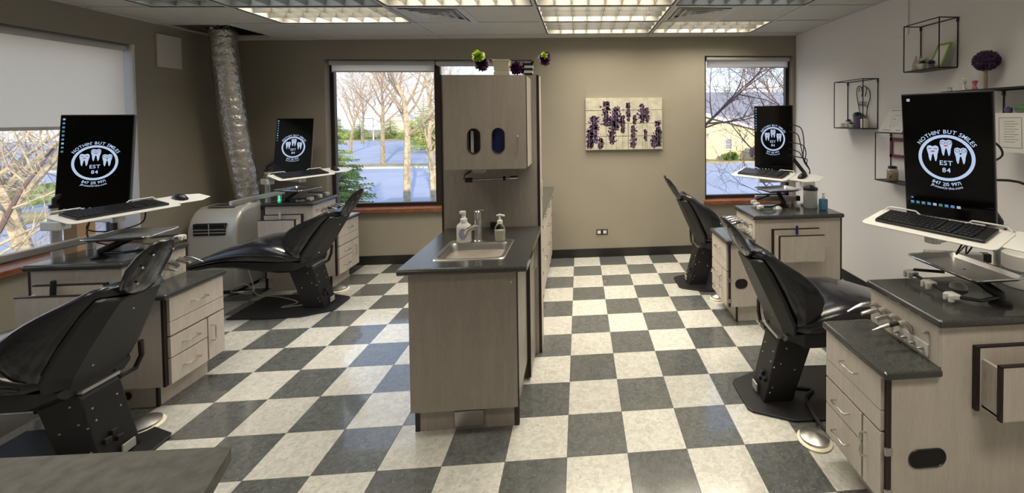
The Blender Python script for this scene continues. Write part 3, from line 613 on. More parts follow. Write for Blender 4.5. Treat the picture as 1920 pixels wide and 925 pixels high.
TOOTH = [(-.48, .30), (-.42, .46), (-.22, .52), (0, .45), (.22, .52), (.42, .46), (.48, .30), (.42, .05), (.36, -.10), (.33, -.35), (.25, -.56), (.17, -.56), (.12, -.35), (.06, -.12), (0, -.06), (-.06, -.12), (-.12, -.35), (-.17, -.56), (-.25, -.56), (-.33, -.35), (-.36, -.10), (-.42, .05)]
def ngon(cx, cy, rx, ry, n=20): return [(cx+rx*math.cos(2*PI*k/n), cy+ry*math.sin(2*PI*k/n)) for k in range(n)]
def monitor(cen, yaw_, tilt, label, icons_bottom, size=1.0, W=.36, H=.62):
    """cen: middle of the top edge; flat panel in portrait"""
    n = Vector((math.sin(yaw_), -math.cos(yaw_), 0)); rr_ = Vector((math.cos(yaw_), math.sin(yaw_), 0)); up = Vector((0, 0, 1))*math.cos(tilt)-n*math.sin(tilt); nn = rr_.cross(up)
    c = Vector(cen)-up*H/2
    t = thing('monitor', label, 'monitor', (c.x, c.y, c.z-H/2), yaw_)
    MB().obox(c-nn*.012, rr_*W/2, up*H/2, nn*.012).build('casing', 'bplast', t, bevel=.003)
    scr = MB().obox(c+nn*.0008, rr_*(W/2-.006), up*(H/2-.008), nn*.0008).build('screen', 'screen', t)
    MB().obox(c-nn*.034, rr_*.09, up*.09, nn*.012).build('mount', 'bplast', t, bevel=.005)
    lc = c+up*(-.005)
    mb = MB(); lv = [.0]
    def put(pts, fs, mi, h=.0022):
        mb.add([lc+rr_*x+up*y+nn*h for x, y in pts], fs, mi)
    # ring
    N = 64; a = [(.113*math.cos(2*PI*k/N), .113*math.sin(2*PI*k/N)) for k in range(N)]; b = [(.099*math.cos(2*PI*k/N), .099*math.sin(2*PI*k/N)) for k in range(N)]
    put(a+b, [(k, (k+1) % N, N+(k+1) % N, N+k) for k in range(N)], 0)
    for tx, ty in ((-.052, .022), (.002, .052), (.058, .016)):
        p = [(tx+x*.052, ty+y*.072) for x, y in TOOTH]
        bm = bmesh.new(); vv = [bm.verts.new((*q, 0)) for q in p]; fc = bm.faces.new(vv); tr = bmesh.ops.triangulate(bm, faces=[fc]); bm.verts.index_update()
        put(p, [tuple(v.index for v in q.verts) for q in bm.faces], 0); bm.free()
        mo = ngon(tx, ty+.008, .009 if tx < .01 else .005, .0035); put(mo, [tuple(range(20))], 1 if tx < .05 and tx > -.01 else (1 if tx < 0 else 2), .0026)
        for s in (-1, 1):
            if tx > -.01:
                o1 = ngon(tx+s*.012, ty+.022, .010, .0075); o2 = ngon(tx+s*.012, ty+.022, .0078, .0055)
                put(o1+o2, [(k, (k+1) % 20, 20+(k+1) % 20, 20+k) for k in range(20)], 2, .0027)
            else:
                put([(tx+s*.012-.008, ty+.020), (tx+s*.012+.008, ty+.020), (tx+s*.012+.006, ty+.023), (tx+s*.012-.006, ty+.023)], [(0, 1, 2, 3)], 2, .0027)
    text_line(put, 'EST', .002, -.036, .032, 0); text_line(put, '84', .002, -.071, .032, 0)
    text_arc(put, "NOTHIN' BUT SMILES", .119, R(88), .026, 0)
    text_arc(put, '847 215 9971', .138, R(270), .023, 0, True)
    text_arc(put, 'JRosenOrtho.com', .155, R(270), .017, 0, True)
    mb.build('logo', ['glow', 'gred', 'gblk'], scr)
    mb = MB()
    def sq(x, y, w_, h_, mi): mb.add([lc+rr_*(x+sx*w_)+up*(y+sy*h_)+nn*.0023 for sx, sy in ((-1, -1), (1, -1), (1, 1), (-1, 1))], [(0, 1, 2, 3)], mi)
    if icons_bottom:
        sq(-.148, .285, .007, .007, 2); 
        for k in range(9): sq(-.148+k*.024, -.238, .0075, .0065, (0, 1, 0, 0, 2, 1, 0, 0, 2)[k])
        sq(-.148, -.215, .005, .004, 0)
    else:
        for k in range(9): sq(-.160, .285-k*.026, .006, .006, (2, 0, 0, 1, 0, 0, 2, 0, 1)[k])
        for k in range(5): sq(-.130+k*.03, -.29, .006, .004, k % 3)
    mb.build('icons', ['ico', 'ico2', 'ico3'], scr)
    return t, c, rr_, up, nn

# ---------------------------------------------------------------- chairs
def chair(ox, oy, s, back, head, label, hd=(-.01, .855)):
    """orthodontic chair. d runs from the plate's rear end towards the foot, s=+1 faces +x, -1 faces -x"""
    t = thing('treatment_chair', label, 'dental chair', (ox+s*.2, oy, 0), group='black orthodontic treatment chairs')
    def P(d, y, z): return Vector((ox+s*d, oy+y, z))
    poly = [(0, -.12), (.02, -.15), (.22, -.245), (.50, -.255), (.83, -.235), (.83, .235), (.50, .25), (.22, .235), (.02, .15), (0, .12)]
    MB().prism([(a, b) for a, b in poly], P(0, 0, .001), (s, 0, 0), (0, 1, 0), (0, 0, .013)).build('base_plate', 'bmetal', t, bevel=.004)
    q = [(.11, .014), (.29, .014), (.41, .355), (.385, .385), (.215, .385), (.20, .36)]
    MB().prism(q, P(0, -.088, 0), (s, 0, 0), (0, 0, 1), (0, .176, 0)).build('column', 'bmetal', t, bevel=.006)
    MB().prism([(-.004, 0), (.176, 0), (.176, .018), (-.004, .018)], P(.20, -.085, .386), (s, 0, 0), (0, 0, 1), (0, .17, 0)).build('top_plate', 'brushed', t, bevel=.003)
    mb = MB()
    for d, z in ((.165, .10), (.175, .22), (.215, .24), (.25, .33), (.15, .07), (.30, .20)): mb.lathe([(.006, 0), (.005, .003), (.001, .004)], P(d, -.088, z), 8, axis=(0, -1, 0))
    # on the sloped rear face too
    for z in (.24, .30):
        dd = .11+(z-.014)*.26
        for y in (-.06, .05): mb.lathe([(.006, 0), (.005, .003), (.001, .004)], P(dd, y, z), 8, axis=(-s, 0, .2))
    mb.build('screws', 'steel', t, True, kind='stuff')
    mb = MB(); 
    for k, (y, z) in enumerate(((-.05, .13), (-.015, .15), (.0, .11))): mb.obox(P(.11+(z-.014)*.26-.008, y, z), (.010*s, 0, 0), (0, .013, 0), (0, 0, .012))
    mb.build('connector', 'bplast', t, bevel=.002); MB().obox(P(.104, .02, .05), (.004*s, 0, 0), (0, .03, 0), (0, 0, .022)).build('rating_plate', 'silver', t)
    # seat: lofted dome
    st = [(.24, .50, .47, .17), (.30, .56, .455, .225), (.40, .62, .455, .25), (.52, .655, .465, .26), (.66, .65, .475, .26), (.80, .615, .485, .25), (.95, .565, .475, .235), (1.10, .505, .445, .21), (1.22, .455, .41, .185), (1.30, .42, .385, .155), (1.33, .40, .385, .12)]
    rings = []
    for d, zt, zb, hw in st:
        rg = []; side = zb+(zt-zb)*.50
        for k in range(24):
            a = 2*PI*k/24; cy = math.cos(a); cz = math.sin(a)
            yy_ = hw*(abs(cy)**.62)*(1 if cy > 0 else -1)
            zz_ = side+(zt-side)*(abs(cz)**.85) if cz > 0 else side-(side-zb)*(abs(cz)**.5)
            rg.append(P(d, yy_, zz_))
        rings.append(rg)
    MB().loft(rings).build('seat', 'vinyl', t, True)
    # piping lines along both sides
    for sy in (-1, 1):
        MB().tube([P(d, sy*(hw+.003), zb+(zt-zb)*.50) for d, zt, zb, hw in st[1:-1]], .007, 8).build('piping', 'vinyl', t, True)
    pn = [(.22, .44, .39, .16), (.30, .468, .365, .20), (.45, .472, .37, .215), (.65, .48, .40, .215), (.80, .485, .42, .20), (1.0, .465, .425, .18), (1.2, .405, .385, .13)]
    MB().loft([[P(d, y, z) for y, z in ((-hw, zt), (hw, zt), (hw, zb+.03), (hw*.8, zb), (-hw*.8, zb), (-hw, zb+.03))] for d, zt, zb, hw in pn]).build('seat_pan', 'bplast', t, bevel=.006)
    # backrest
    hp = Vector((.27, .43)); U = Vector((-math.sin(back), math.cos(back))); F = Vector((math.cos(back), math.sin(back)))
    def Q(w_, l, fz): # lateral, along back, forward
        v = hp+U*l+F*fz; return P(v.x, w_, v.y)
    bs = [(0.0, .14, .03, .02), (.05, .18, .08, .04), (.12, .20, .14, .055), (.20, .20, .165, .06), (.28, .19, .145, .06), (.36, .175, .10, .06), (.43, .16, .055, .055), (.49, .148, .03, .045), (.535, .12, .012, .03)]
    rings = []
    for l, fw, g, wr_ in bs:
        th = .045 if l < .5 else .03; fr = []; bk = []
        for cc in (-1, -.9, -.8, -.68, -.45, 0, .45, .68, .8, .9, 1):
            ac = abs(cc); sg = 1 if cc > 0 else -1
            if ac <= .45: w_ = cc/.45*fw*.6; z_ = 0; nx_, nz_ = 0, 1
            elif ac <= .68: w_ = sg*fw; z_ = wr_; nx_, nz_ = .5, .85
            else: qq = (ac-.68)/.32; w_ = sg*(fw+g*.30*qq); z_ = wr_+g*qq; nx_, nz_ = .9, .3
            tt = th*(1 if ac < .99 else .4)
            bk.append(Q(w_+sg*nx_*tt*.5, l, z_-nz_*tt*.5)); fr.append(Q(w_-sg*nx_*tt*.5, l, z_+nz_*tt*.6))
        rings.append(bk+fr[::-1])
    MB().loft(rings).build('backrest', 'vinyl', t, True, sub=1)
    rings = []
    for l, hw, wr_ in ((-.02, .13, .0), (.03, .19, .02), (.10, .215, .035), (.25, .205, .04), (.40, .178, .04), (.485, .155, .03), (.492, .13, .02)):
        rings.append([Q(-hw, l, wr_-.015), Q(-hw*.6, l, -.026), Q(hw*.6, l, -.026), Q(hw, l, wr_-.015), Q(hw, l, wr_-.035), Q(hw*.6, l, -.046), Q(-hw*.6, l, -.046), Q(-hw, l, wr_-.035)])
    sh = MB().loft(rings).build('back_shell', 'shell', t, bevel=.006)
    mb = MB()
    for l, w_ in ((.40, 0), (.12, -.06)): mb.lathe([(.005, 0), (.004, .003), (.001, .003)], Q(w_, l, -.046), 8, axis=Q(0, 0, -1)-Q(0, 0, 0))
    mb.build('bolts', 'steel', sh, True, kind='stuff')
    # hinge bracket + recline lever loop
    MB().obox(P(.275, 0, .425), (.05*s, 0, 0), (0, .09, 0), (0, 0, .035)).build('hinge', 'bmetal', t, bevel=.01)
    for sy in (-1, 1): MB().lathe([(.02, 0), (.02, .012), (.008, .016)], P(.27, sy*.10, .435), 14, axis=(0, sy, 0)).build('pivot_cap', 'brushed', t, True)
    MB().tube([Q(.19, .10, -.03), Q(.205, .02, -.06), Q(.17, -.03, -.085), Q(.10, -.03, -.085), Q(.08, 0, -.05)], .012, 8).build('recline_lever', 'bplast', t, True)
    # headrest
    hc = Vector((hd[0], hd[1])); HU = Vector((-math.sin(head), math.cos(head))); HF = Vector((math.cos(head), math.sin(head)))
    topv = hp+U*.50
    rings = []
    for l, hw, th in ((-.015, .05, .02), (0, .085, .03), (.05, .105, .04), (.13, .11, .042), (.20, .095, .038), (.25, .065, .028), (.268, .035, .016)):
        rg = []
        for k in range(20):
            a = 2*PI*k/20; y = hw*math.cos(a); z = th*.5*math.sin(a)*1.1+(y/.11)**2*.02
            v = hc+HU*l+HF*z; rg.append(P(v.x, y, v.y))
        rings.append(rg)
    hr = MB().loft(rings).build('headrest', 'vinyl', t, True)
    mb = MB()
    for l, y in ((.21, -.05), (.21, .05), (.15, -.075), (.06, .06), (.06, -.06)):
        v = hc+HU*l+HF*(-.018); mb.lathe([(.006, 0), (.005, .004), (.001, .005)], P(v.x, y, v.y), 8, axis=(-s*HF.x, 0, -HF.y))
    mb.build('bolts', 'steel', hr, True, kind='stuff')
    a = hp+U*.47; b = hc+HU*.06
    MB().tube([P(a.x, 0, a.y), P((a.x+b.x)/2, 0, (a.y+b.y)/2), P(b.x, 0, b.y)], .016, 8).build('headrest_bar', 'bmetal', t, True)
    return t
chair(1.03, .37, 1, R(24.5), R(33), 'black dental chair nearest on the right, lower edge hidden by the near drawers', (.035, .878))
chair(1.05, 2.14, 1, R(25), R(32), 'black dental chair far right, against the picture wall', (.025, .878))
chair(-2.12, .20, -1, R(28), R(27), 'black dental chair nearest on the left, cut by the left picture edge', (.005, .862))
chair(-2.11, 1.965, -1, R(33), R(30), 'black reclined dental chair beside the portable air conditioner', (-.055, .838))

# ---------------------------------------------------------------- station builder
def rot_frame(a, tilt):
    rr_ = Vector((math.cos(a), math.sin(a), 0)); n = Vector((math.sin(a), -math.cos(a), 0)); bk = -n*math.cos(tilt)+Vector((0, 0, math.sin(tilt))); up = rr_.cross(bk)
    return rr_, bk, up
def station(ox, oy, s, door_near, amax, w1, w2, pk):
    def P(a, b, z): return (ox+s*a, oy+b, z)
    def bx(a0, b0, z0, a1, b1, z1, mb=None):
        mb = mb or MB(); x0, x1 = sorted((ox+s*a0, ox+s*a1)); return mb.box(x0, oy+b0, z0, x1, oy+b1, z1)
    D = .40; ZL, ZU = .655, .85
    t = thing('dental_cabinet', 'pale maple treatment cabinet with drawers, '+w1, 'cabinet', P(.3, .2, 0), group='treatment cabinets')
    bx(.02, .02, .135, amax-.02, D-.018, ZL).build('body', 'lam', t)
    bx(.24, .02, ZL, amax-.02, D-.018, ZU).build('upper_body', 'lam', t)
    # side panels, L shaped
    pl = [(.004, .135), (amax, .135), (amax, ZU), (.222, ZU), (.222, ZL), (.004, ZL)]
    for b, nm in ((0, 'side_panel'), (D-.018, 'side_panel')):
        MB().prism(pl, P(0, b, 0), (s, 0, 0), (0, 0, 1), (0, .018, 0)).build(nm, 'lam', t)
    for q_ in ((-.002, -.001, .135, .012, .019, ZL), (amax, -.001, .02, amax+.014, .019, ZU), (0, D-.018, .135, .004, D, ZL)): bx(*q_).build('edge_band', 'edge', t)
    bx(.075, .035, 0, amax-.02, D-.03, .135).build('toe_kick', 'lam', t)
    mb = MB(); bx(.068, .03, 0, .082, .045, .134, mb); mb.build('kick_corner', 'edge', t)
    if pk['front']:
        bx(.222, .0, ZL+.03, .224, D, ZU)
    upf = bx(.214, .001, ZL+.03, .239, D, ZU).build('upper_front', 'lam', t, bevel=.001)
    # drawers on the face a=0 (local), door on one end
    db = (0.02, .125) if door_near else (D-.125, D-.004)
    lb = (.135, D-.004) if door_near else (.02, D-.135)
    def drawer(b0, b1, z0, z1, hn):
        dd = bx(-.018, b0, z0, .0, b1, z1).build('drawer', 'lam', t, bevel=.001)
        if hn:
            bm_ = (b0+b1)/2; hl = .048; zz = z1-.075 if z1-z0 > .13 else (z0+z1)/2
            handle_bar(MB(), P(-.018, bm_-hl, zz), P(-.018, bm_+hl, zz), (-s*.028, 0, 0)).build('handle', 'steel', dd, True)
    drawer(.02, D-.004, .512, ZL-.003, True)
    drawer(.02, D-.004, .428, .508, False)
    drawer(lb[0], lb[1], .298, .418, True); drawer(lb[0], lb[1], .140, .291, True)
    dr = bx(-.018, db[0], .140, 0, db[1], .418).build('door', 'lam', t, bevel=.001)
    bh = db[1]-.02 if door_near else db[0]+.02
    handle_bar(MB(), P(-.018, bh, .26), P(-.018, bh, .36), (-s*.028, 0, 0)).build('handle', 'steel', dr, True)
    bx(-.0005, .015, .139, .003, D-.003, .66-.004).build('recess', 'gap', t)
    hb = 0.004 if door_near else D-.0
    for z in (.19, .36): bx(-.012, hb-.006, z-.02, .018, hb+.002, z+.012).build('hinge', 'brushed', t)
    # pocket on the near side
    a0, a1 = pk['pocket']; z0, z1 = .525, .765
    p = thing('magazine_pocket', 'laminate pocket box on the cabinet side, '+w1, 'wall pocket', P((a0+a1)/2, 0, z0))
    bx(a0-.012, -.018, z0-.012, a1, -.001, z1).build('back_panel', 'lam', p); bx(a0-.02, -.019, z0-.014, a0-.004, -.002, z1+.001).build('edge_band', 'edge', p); bx(a0-.02, -.019, z1, a1+.004, -.002, z1+.006).build('top_band', 'edge', p)
    bx(a0+.004, -.085, z0+.004, a0+.02, -.019, z1-.045).build('side', 'lam', p); bx(a1-.02, -.085, z0+.004, a1-.004, -.019, z1-.045).build('side', 'lam', p); bx(a0+.004, -.085, z0, a1-.004, -.019, z0+.012).build('bottom', 'lam', p)
    bx(a0+.008, -.101, z0-.002, a1-.001, -.085, z1-.032).build('front_panel', 'lam', p); bx(a0-.001, -.102, z0-.003, a0+.008, -.085, z1-.031).build('edge_band', 'edge', p); bx(a0-.001, -.102, z1-.033, a1, -.085, z1-.028).build('top_band', 'edge', p)
    # cable hole in the side panel (rim and dark disc)
    if pk.get('hole'):
        ha, hz = pk['hole']; hw_, hh_ = pk['hs']
        st_ = [(x, z) for x, z in stadium(0, 0, hh_, hw_)]
        MB().prism([(z, x) for x, z in st_], P(ha, -.0015, hz), (s, 0, 0), (0, 0, 1), (0, .003, 0)).build('cable_hole', 'gap', t)
        MB().tube([P(ha+z, -.002, hz+x) for x, z in st_+[st_[0]]], .003, 6, cap=False).build('hole_rim', 'bplast', t, True)
    # handpiece holders on upper front
    for k in range(4):
        b = D-.07-k*.062; zz = .80
        h = thing('handpiece', ('air syringe', 'short handpiece', 'angled handpiece', 'dark-ringed handpiece')[k]+' on the cabinet, '+w1, 'handpiece', P(.21, b, zz))
        MB().tube([P(.215, b, zz-.045), P(.205, b, zz-.02), P(.185, b, zz), P(.15, b-.004, zz-.003)], [.010, .011, .012, .010], 10).build('holder', 'alum', h, True)
        if k == 0: MB().tube([P(.16, b, zz), P(.11, b-.004, zz-.004), P(.08, b-.006, zz-.012), (P(.04, b-.01, zz-.028))], [.011, .012, .007, .0045], 12).build('tip', 'steel', h, True)
        elif k == 3:
            MB().tube([P(.15, b, zz-.003), P(.11, b-.003, zz-.008)], .009, 12).build('dark_ring', 'bplast', h, True)
            MB().tube([P(.112, b, zz-.008), P(.07, b-.004, zz-.015), P(.03, b-.007, zz-.024)], [.009, .007, .002], 12).build('tip', 'steel', h, True)
        else:
            MB().tube([P(.155, b, zz), P(.11, b-.003, zz-.006), P(.07 if k == 1 else .09, b-.005, zz-.013)], [.010, .011, .008 if k == 1 else .014], 12).build('tip', 'steel', h, True)
    cp = bx(.207, .05, ZL+.045, .214, .24, ZL+.095).build('control_strip', 'white', t, bevel=.001)
    for k in range(4): MB().lathe([(.007, 0), (.007, .012), (.004, .02), (.002, .026)], P(.207, .075+k*.045, ZL+.07), 10, axis=(-s, 0, 0)).build('knob', 'brushed', cp, True)
    MB().lathe([(.006, 0), (.006, .02), (.003, .03)], P(.214, .055, .80), 10, axis=(-s, 0, 0)).build('hook_peg', 'brushed', t, True)
    # worktops
    x = bx(-.035, -.025, ZL+.001, .213, D+.012, ZL+.034)
    tag(x.build('worktop', 'top', bevel=.012, seg=3), 'lower dark stone ledge above the drawers, '+w1, 'worktop')
    x = bx(.195, -.025, ZU+.001, amax+.025, D+.012, ZU+.036)
    tag(x.build('worktop', 'top', bevel=.012, seg=3), 'upper dark stone worktop of the cabinet, '+w1, 'worktop')
    return t

S = dict(
 R1=dict(ox=1.29, oy=-.53, s=1), R2=dict(ox=1.29, oy=1.26, s=1), L1=dict(ox=-2.36, oy=.565, s=-1), L2=dict(ox=-2.36, oy=2.33, s=-1))
WD = dict(R1='near right corner of the room', R2='far right under the right back window', L1='near left under the left wall window', L2='far left beside the foil duct')
station(1.29, -.53, 1, True, .95, WD['R1'], '', dict(pocket=(.375, .75), hole=(.165, .32), hs=(.078, .036), front=0))
station(1.29, 1.26, 1, True, .95, WD['R2'], '', dict(pocket=(.375, .755), hole=(.10, .325), hs=(.05, .038), front=0))
station(-2.36, .565, -1, False, .69, WD['L1'], '', dict(pocket=(.30, .66), front=0))
station(-2.36, 2.33, -1, False, .66, WD['L2'], '', dict(pocket=(.32, .66), front=0))
# hole with cord in L1 toe kick
tag(MB().lathe([(.024, 0), (.024, .004), (.012, .004)], (-2.60, .598, .075), 16, axis=(0, -1, 0)).build('cable_port', 'bplast', None, True), 'round black cable port in the toe kick of the near left cabinet', 'cable port')

ZT = .886
# --- monitors, keyboards, trays, arms
KB = {'R1': ((1.630, -.303, 1.175), -66, 12), 'R2': ((1.66, 1.547, 1.172), -55, 13), 'L1': ((-2.72, .757, 1.143), 76, 10), 'L2': ((-2.637, 2.362, 1.148), 63, 12)}
MN = {'R1': ((1.803, -.211, 1.802), -60, -7), 'R2': ((1.895, 1.771, 1.800), -45, -1.7), 'L2': ((-2.975, 2.747, 1.723), 5, 9.8), 'L1': ((-3.066, .953, 1.746), 15, 7.3)}
POST = {'R1': (2.21, -.11, ZT), 'R2': (2.14, 1.60, ZT), 'L1': (-3.22, .84, 0), 'L2': (-3.22, 2.66, 0)}
POSTS = {}
for key in ('R1', 'R2', 'L1', 'L2'):
    wd = WD[key]; s = S[key]['s']
    (mt, mc, mr, mu, mn) = monitor(MN[key][0], R(MN[key][1]), R(MN[key][2]), 'black portrait monitor showing the white tooth logo, '+wd, key == 'R1')
    # keyboard tray
    (kx, ky, kz), ya, ti = KB[key]; rr_, bk, up = rot_frame(R(ya), R(ti)); k0 = Vector((kx, ky, kz))
    t = thing('keyboard_tray', 'white keyboard tray on a swing arm, '+wd, 'keyboard tray', (kx, ky, kz-.03), R(ya))
    c0 = k0+bk*.075-up*.012
    MB().prism([(x, y) for x, y in rrect(.54, .215, .03)], c0-bk*.01, rr_, bk, up*.005).build('plate', 'wmetal', t, bevel=.0015)
    # rear lip: two raised loops
    for sx in (-1, 1):
        e0 = c0+rr_*sx*.255+bk*.085
        MB().tube([e0-bk*.06, e0+up*.006, e0+bk*.012+up*.022-rr_*sx*.02, e0+bk*.012+up*.022-rr_*sx*.14, e0+bk*.012-rr_*sx*.16+up*.004], .004, 8).build('wire_stop', 'wmetal', t, True)
    # mouse shelf: to the right side of the user
    sgn = 1
    mo = c0+rr_*sgn*.36+up*.001+bk*.03
    ms = MB().prism([(x, y) for x, y in [(-.10, -.09), (.06, -.10), (.15, -.05), (.15, .05), (.06, .09), (-.10, .09)]], mo-up*.004, rr_, bk, up*.004).build('mouse_shelf', 'wmetal', t, bevel=.001)
    # arm from the post to the tray
    px_, py_, pz_ = POST[key]; pt = thing('monitor_post', 'aluminium post carrying the monitor and trays, '+wd, 'post', (px_, py_, pz_))
    hgt = 1.16 if s < 0 else 1.10; POSTS[key] = pt
    MB().tube([(px_, py_, pz_+.001), (px_, py_, hgt)], .024, 14).build('pole', 'alum', pt, True); MB().lathe([(.055, 0), (.055, .012), (.03, .018)], (px_, py_, pz_+.001), 18).build('foot', 'alum', pt, True)
    MB().tube([(px_, py_, hgt-.001), (px_, py_, hgt+.02)], .026, 14).build('cap', 'bplast', pt, True)
    za = kz-.055
    te = c0-up*.02
    dv = Vector((te.x-px_, te.y-py_, 0)); dl = dv.length; dv.normalize(); nv = Vector((-dv.y, dv.x, 0))
    MB().obox(Vector((px_, py_, za))+dv*dl*.5, dv*(dl*.5+.03), nv*.022, (0, 0, .014)).build('swing_arm', 'alum', pt, bevel=.006)
    MB().obox(Vector((px_, py_, za-.04)), dv*.06, nv*.035, (0, 0, .028)).build('arm_clamp', 'white', pt, bevel=.006)
    MB().tube([Vector((te.x, te.y, za-.014)), Vector((te.x, te.y, te.z))], .03, 14).build('pivot', 'alum', t, True)
    # monitor mount arm
    mp_ = mc-mn*.045
    MB().tube([(px_, py_, hgt-.02), (px_, py_, min(mp_.z, hgt+.05)), mp_-mn*.05, mp_], .016, 10).build('monitor_arm', 'bmetal', pt, True)
    # keyboard
    kt = thing('keyboard', 'black keyboard on the white tray, '+wd, 'keyboard', (kx, ky, kz-.01), R(ya))
    MB().prism([(x, y) for x, y in rrect(.44, .145, .008)], k0+bk*.0725-up*.006, rr_, bk, up*.012).build('case', 'bplast', kt, bevel=.002)
    mb = MB(); kc = k0+bk*.0725+up*.0095
    for j in range(6):
        x = -.213
        for i, wk in enumerate([1]*14+[0]+[1, 1, 1]+[0]+[1]*4 if j != 0 else [1.3, 1.3, 1.3, 6, 1.3, 1.3, 1.3, 0, 1, 1, 1, 0, 1, 1, 1, 1]):
            wid = .0183*wk if wk else .006
            if wk and x+wid < .216: mb.obox(kc+rr_*(x+wid/2)+bk*(-.056+j*.0215), rr_*(wid/2-.0016), bk*.0088, up*.0035)
            x += wid
    mb.build('keys', 'bplast', kt, kind='stuff')
    # mouse
    m0 = mo+up*.001+rr_*(-.01)
    rings = []
    for l, hw, h in ((-.055, .012, .008), (-.045, .026, .024), (-.015, .031, .036), (.02, .029, .034), (.045, .022, .022), (.055, .010, .008)):
        rings.append([m0+bk*l*.95+rr_*hw*math.cos(a)+up*(h*max(0, math.sin(a)) if math.sin(a) > 0 else 0) for a in [2*PI*k/14 for k in range(14)]])
    tag(MB().loft(rings).build('mouse', 'bplast', None, True), 'black computer mouse on the white shelf, '+wd, 'mouse')

# --- instrument trays with bracket holders
TR = {'R1': ((1.835, -.290, .985), 92, .35, .245), 'R2': ((1.885, 1.645, 1.02), 12, .33, .235), 'L1': ((-2.665, .725, .995), 8, .32, .245), 'L2': ((-2.735, 2.375, 1.0), -18, .32, .245)}
BRK = {'R1': (((1.690, -.160), (1.684, -.275), (1.676, -.405)), (1.868, -.435)), 'R2': (((1.663, 1.64), (1.650, 1.55), (1.638, 1.45)), (1.90, 1.56)), 'L1': (((-2.60, .955), (-2.578, .84), (-2.562, .72)), (-2.78, .66)), 'L2': (((-2.613, 2.62), (-2.616, 2.50), (-2.628, 2.38)), (-2.86, 2.40))}
DOME = {'R1': (1.835, -.268), 'R2': (1.80, 1.47), 'L1': (-2.68, .80), 'L2': (-2.74, 2.41)}
for key in ('R1', 'R2', 'L1', 'L2'):
    (tx, ty, tz), a, L_, W_ = TR[key]; wd = WD[key]; s = S[key]['s']
    X = Vector((math.cos(R(a)), math.sin(R(a)), 0)); Y = Vector((-X.y, X.x, 0)); c = Vector((tx, ty, tz))
    t = thing('instrument_tray', 'shallow stainless instrument tray, '+wd, 'tray', c, R(a))
    def rg(w_, h_, r_, z): return [c+X*x+Y*y+Vector((0, 0, z)) for x, y in rrect(w_, h_, r_, 4)]
    MB().loft([rg(L_-.03, W_-.03, .02, -.001), rg(L_+.004, W_+.004, .03, .016), rg(L_+.016, W_+.016, .035, .017), rg(L_+.016, W_+.016, .035, .019), rg(L_, W_, .03, .018), rg(L_-.028, W_-.028, .02, .001)]).build('pan', 'brushed', t, True); q_ = rg(L_+.016, W_+.016, .035, .018); MB().tube(q_+[q_[0]], .0035, 8, cap=False).build('rim', 'chrome', t, True)
    # bracket under the tray standing on the worktop
    ox, oy = S[key]['ox'], S[key]['oy']
    br = thing('tray_bracket', 'black arm with hose holders under the instrument tray, '+wd, 'bracket', (tx, ty, ZT))
    hs_, ft_ = BRK[key]
    e1 = Vector((ft_[0], ft_[1], ZT+.016))
    MB().lathe([(.04, 0), (.04, .010), (.02, .016)], (e1.x, e1.y, ZT+.001), 18).build('foot', 'bmetal', br, True)
    tm = Vector((tx, ty, tz-.012))
    MB().tube([e1, e1+Vector((0, 0, .02)), e1.lerp(tm, .6)+Vector((0, 0, .012)), tm], [.020, .022, .020, .016], 10).build('arm', 'bmetal', br, True)
    zz = ZT+.030; h0, h1_, h2_ = [Vector((a_, b_, zz+.004*(2-k_))) for k_, (a_, b_) in enumerate(hs_)]
    mid = h2_.lerp(Vector((e1.x, e1.y, zz)), .35)+Vector((0, -.05, 0))
    MB().tube([e1+Vector((0, 0, .012)), mid, h2_+Vector((0, -.01, 0)), h1_, h0, h0+Vector((s*.03, .015, .01)), tm+(h0-tm)*.35], .0075, 8).build('hose_rail', 'bmetal', br, True)
    for k, p in enumerate((h0, h1_, h2_)):
        MB().obox(p, (.020, 0, 0), (0, .024, 0), (0, 0, .011)).obox(p+Vector((-s*.018, -.013, -.007)), (.012, 0, 0), (0, .007, 0), (0, 0, .016)).obox(p+Vector((-s*.018, .013, -.007)), (.012, 0, 0), (0, .007, 0), (0, 0, .016)).build('hose_holder', 'wmetal', br, bevel=.005)
    tag(MB().lathe([(.036, 0), (.036, .004), (.034, .012), (.02, .024), (.004, .028)], (DOME[key][0], DOME[key][1], ZT+.001), 20).build('foam_dome', 'white', None, True), 'small white dome on the worktop below the tray, '+wd, 'dome')
# aluminium beams
for key, p0, p1 in (('L1', (-3.18, .30, .935), (-3.02, .93, .955)), ('L2', (-3.16, 2.10, .93), (-3.02, 2.62, .95)), ('R2', (1.70, 1.72, .94), (2.08, 1.66, .94)), ('R1', (1.88, -.02, .965), (2.14, -.10, .965))):
    p0 = Vector(p0); p1 = Vector(p1); d = (p1-p0); n = Vector((-d.y, d.x, 0)).normalized()
    t = POSTS[key]
    MB().obox((p0+p1)/2, d/2, n*.02, (0, 0, .022)).build('tray_arm', 'alum', t, bevel=.006); MB().obox(p1, d.normalized()*.02, n*.0205, (0, 0, .0225)).build('end_cap', 'bplast', t, bevel=.004)
    MB().tube([p1-d*.12+Vector((0, 0, -.02)), (p1.x-d.x*.12, p1.y-d.y*.12, ZT+.001)], .02, 12).build('stub', 'alum', t, True)
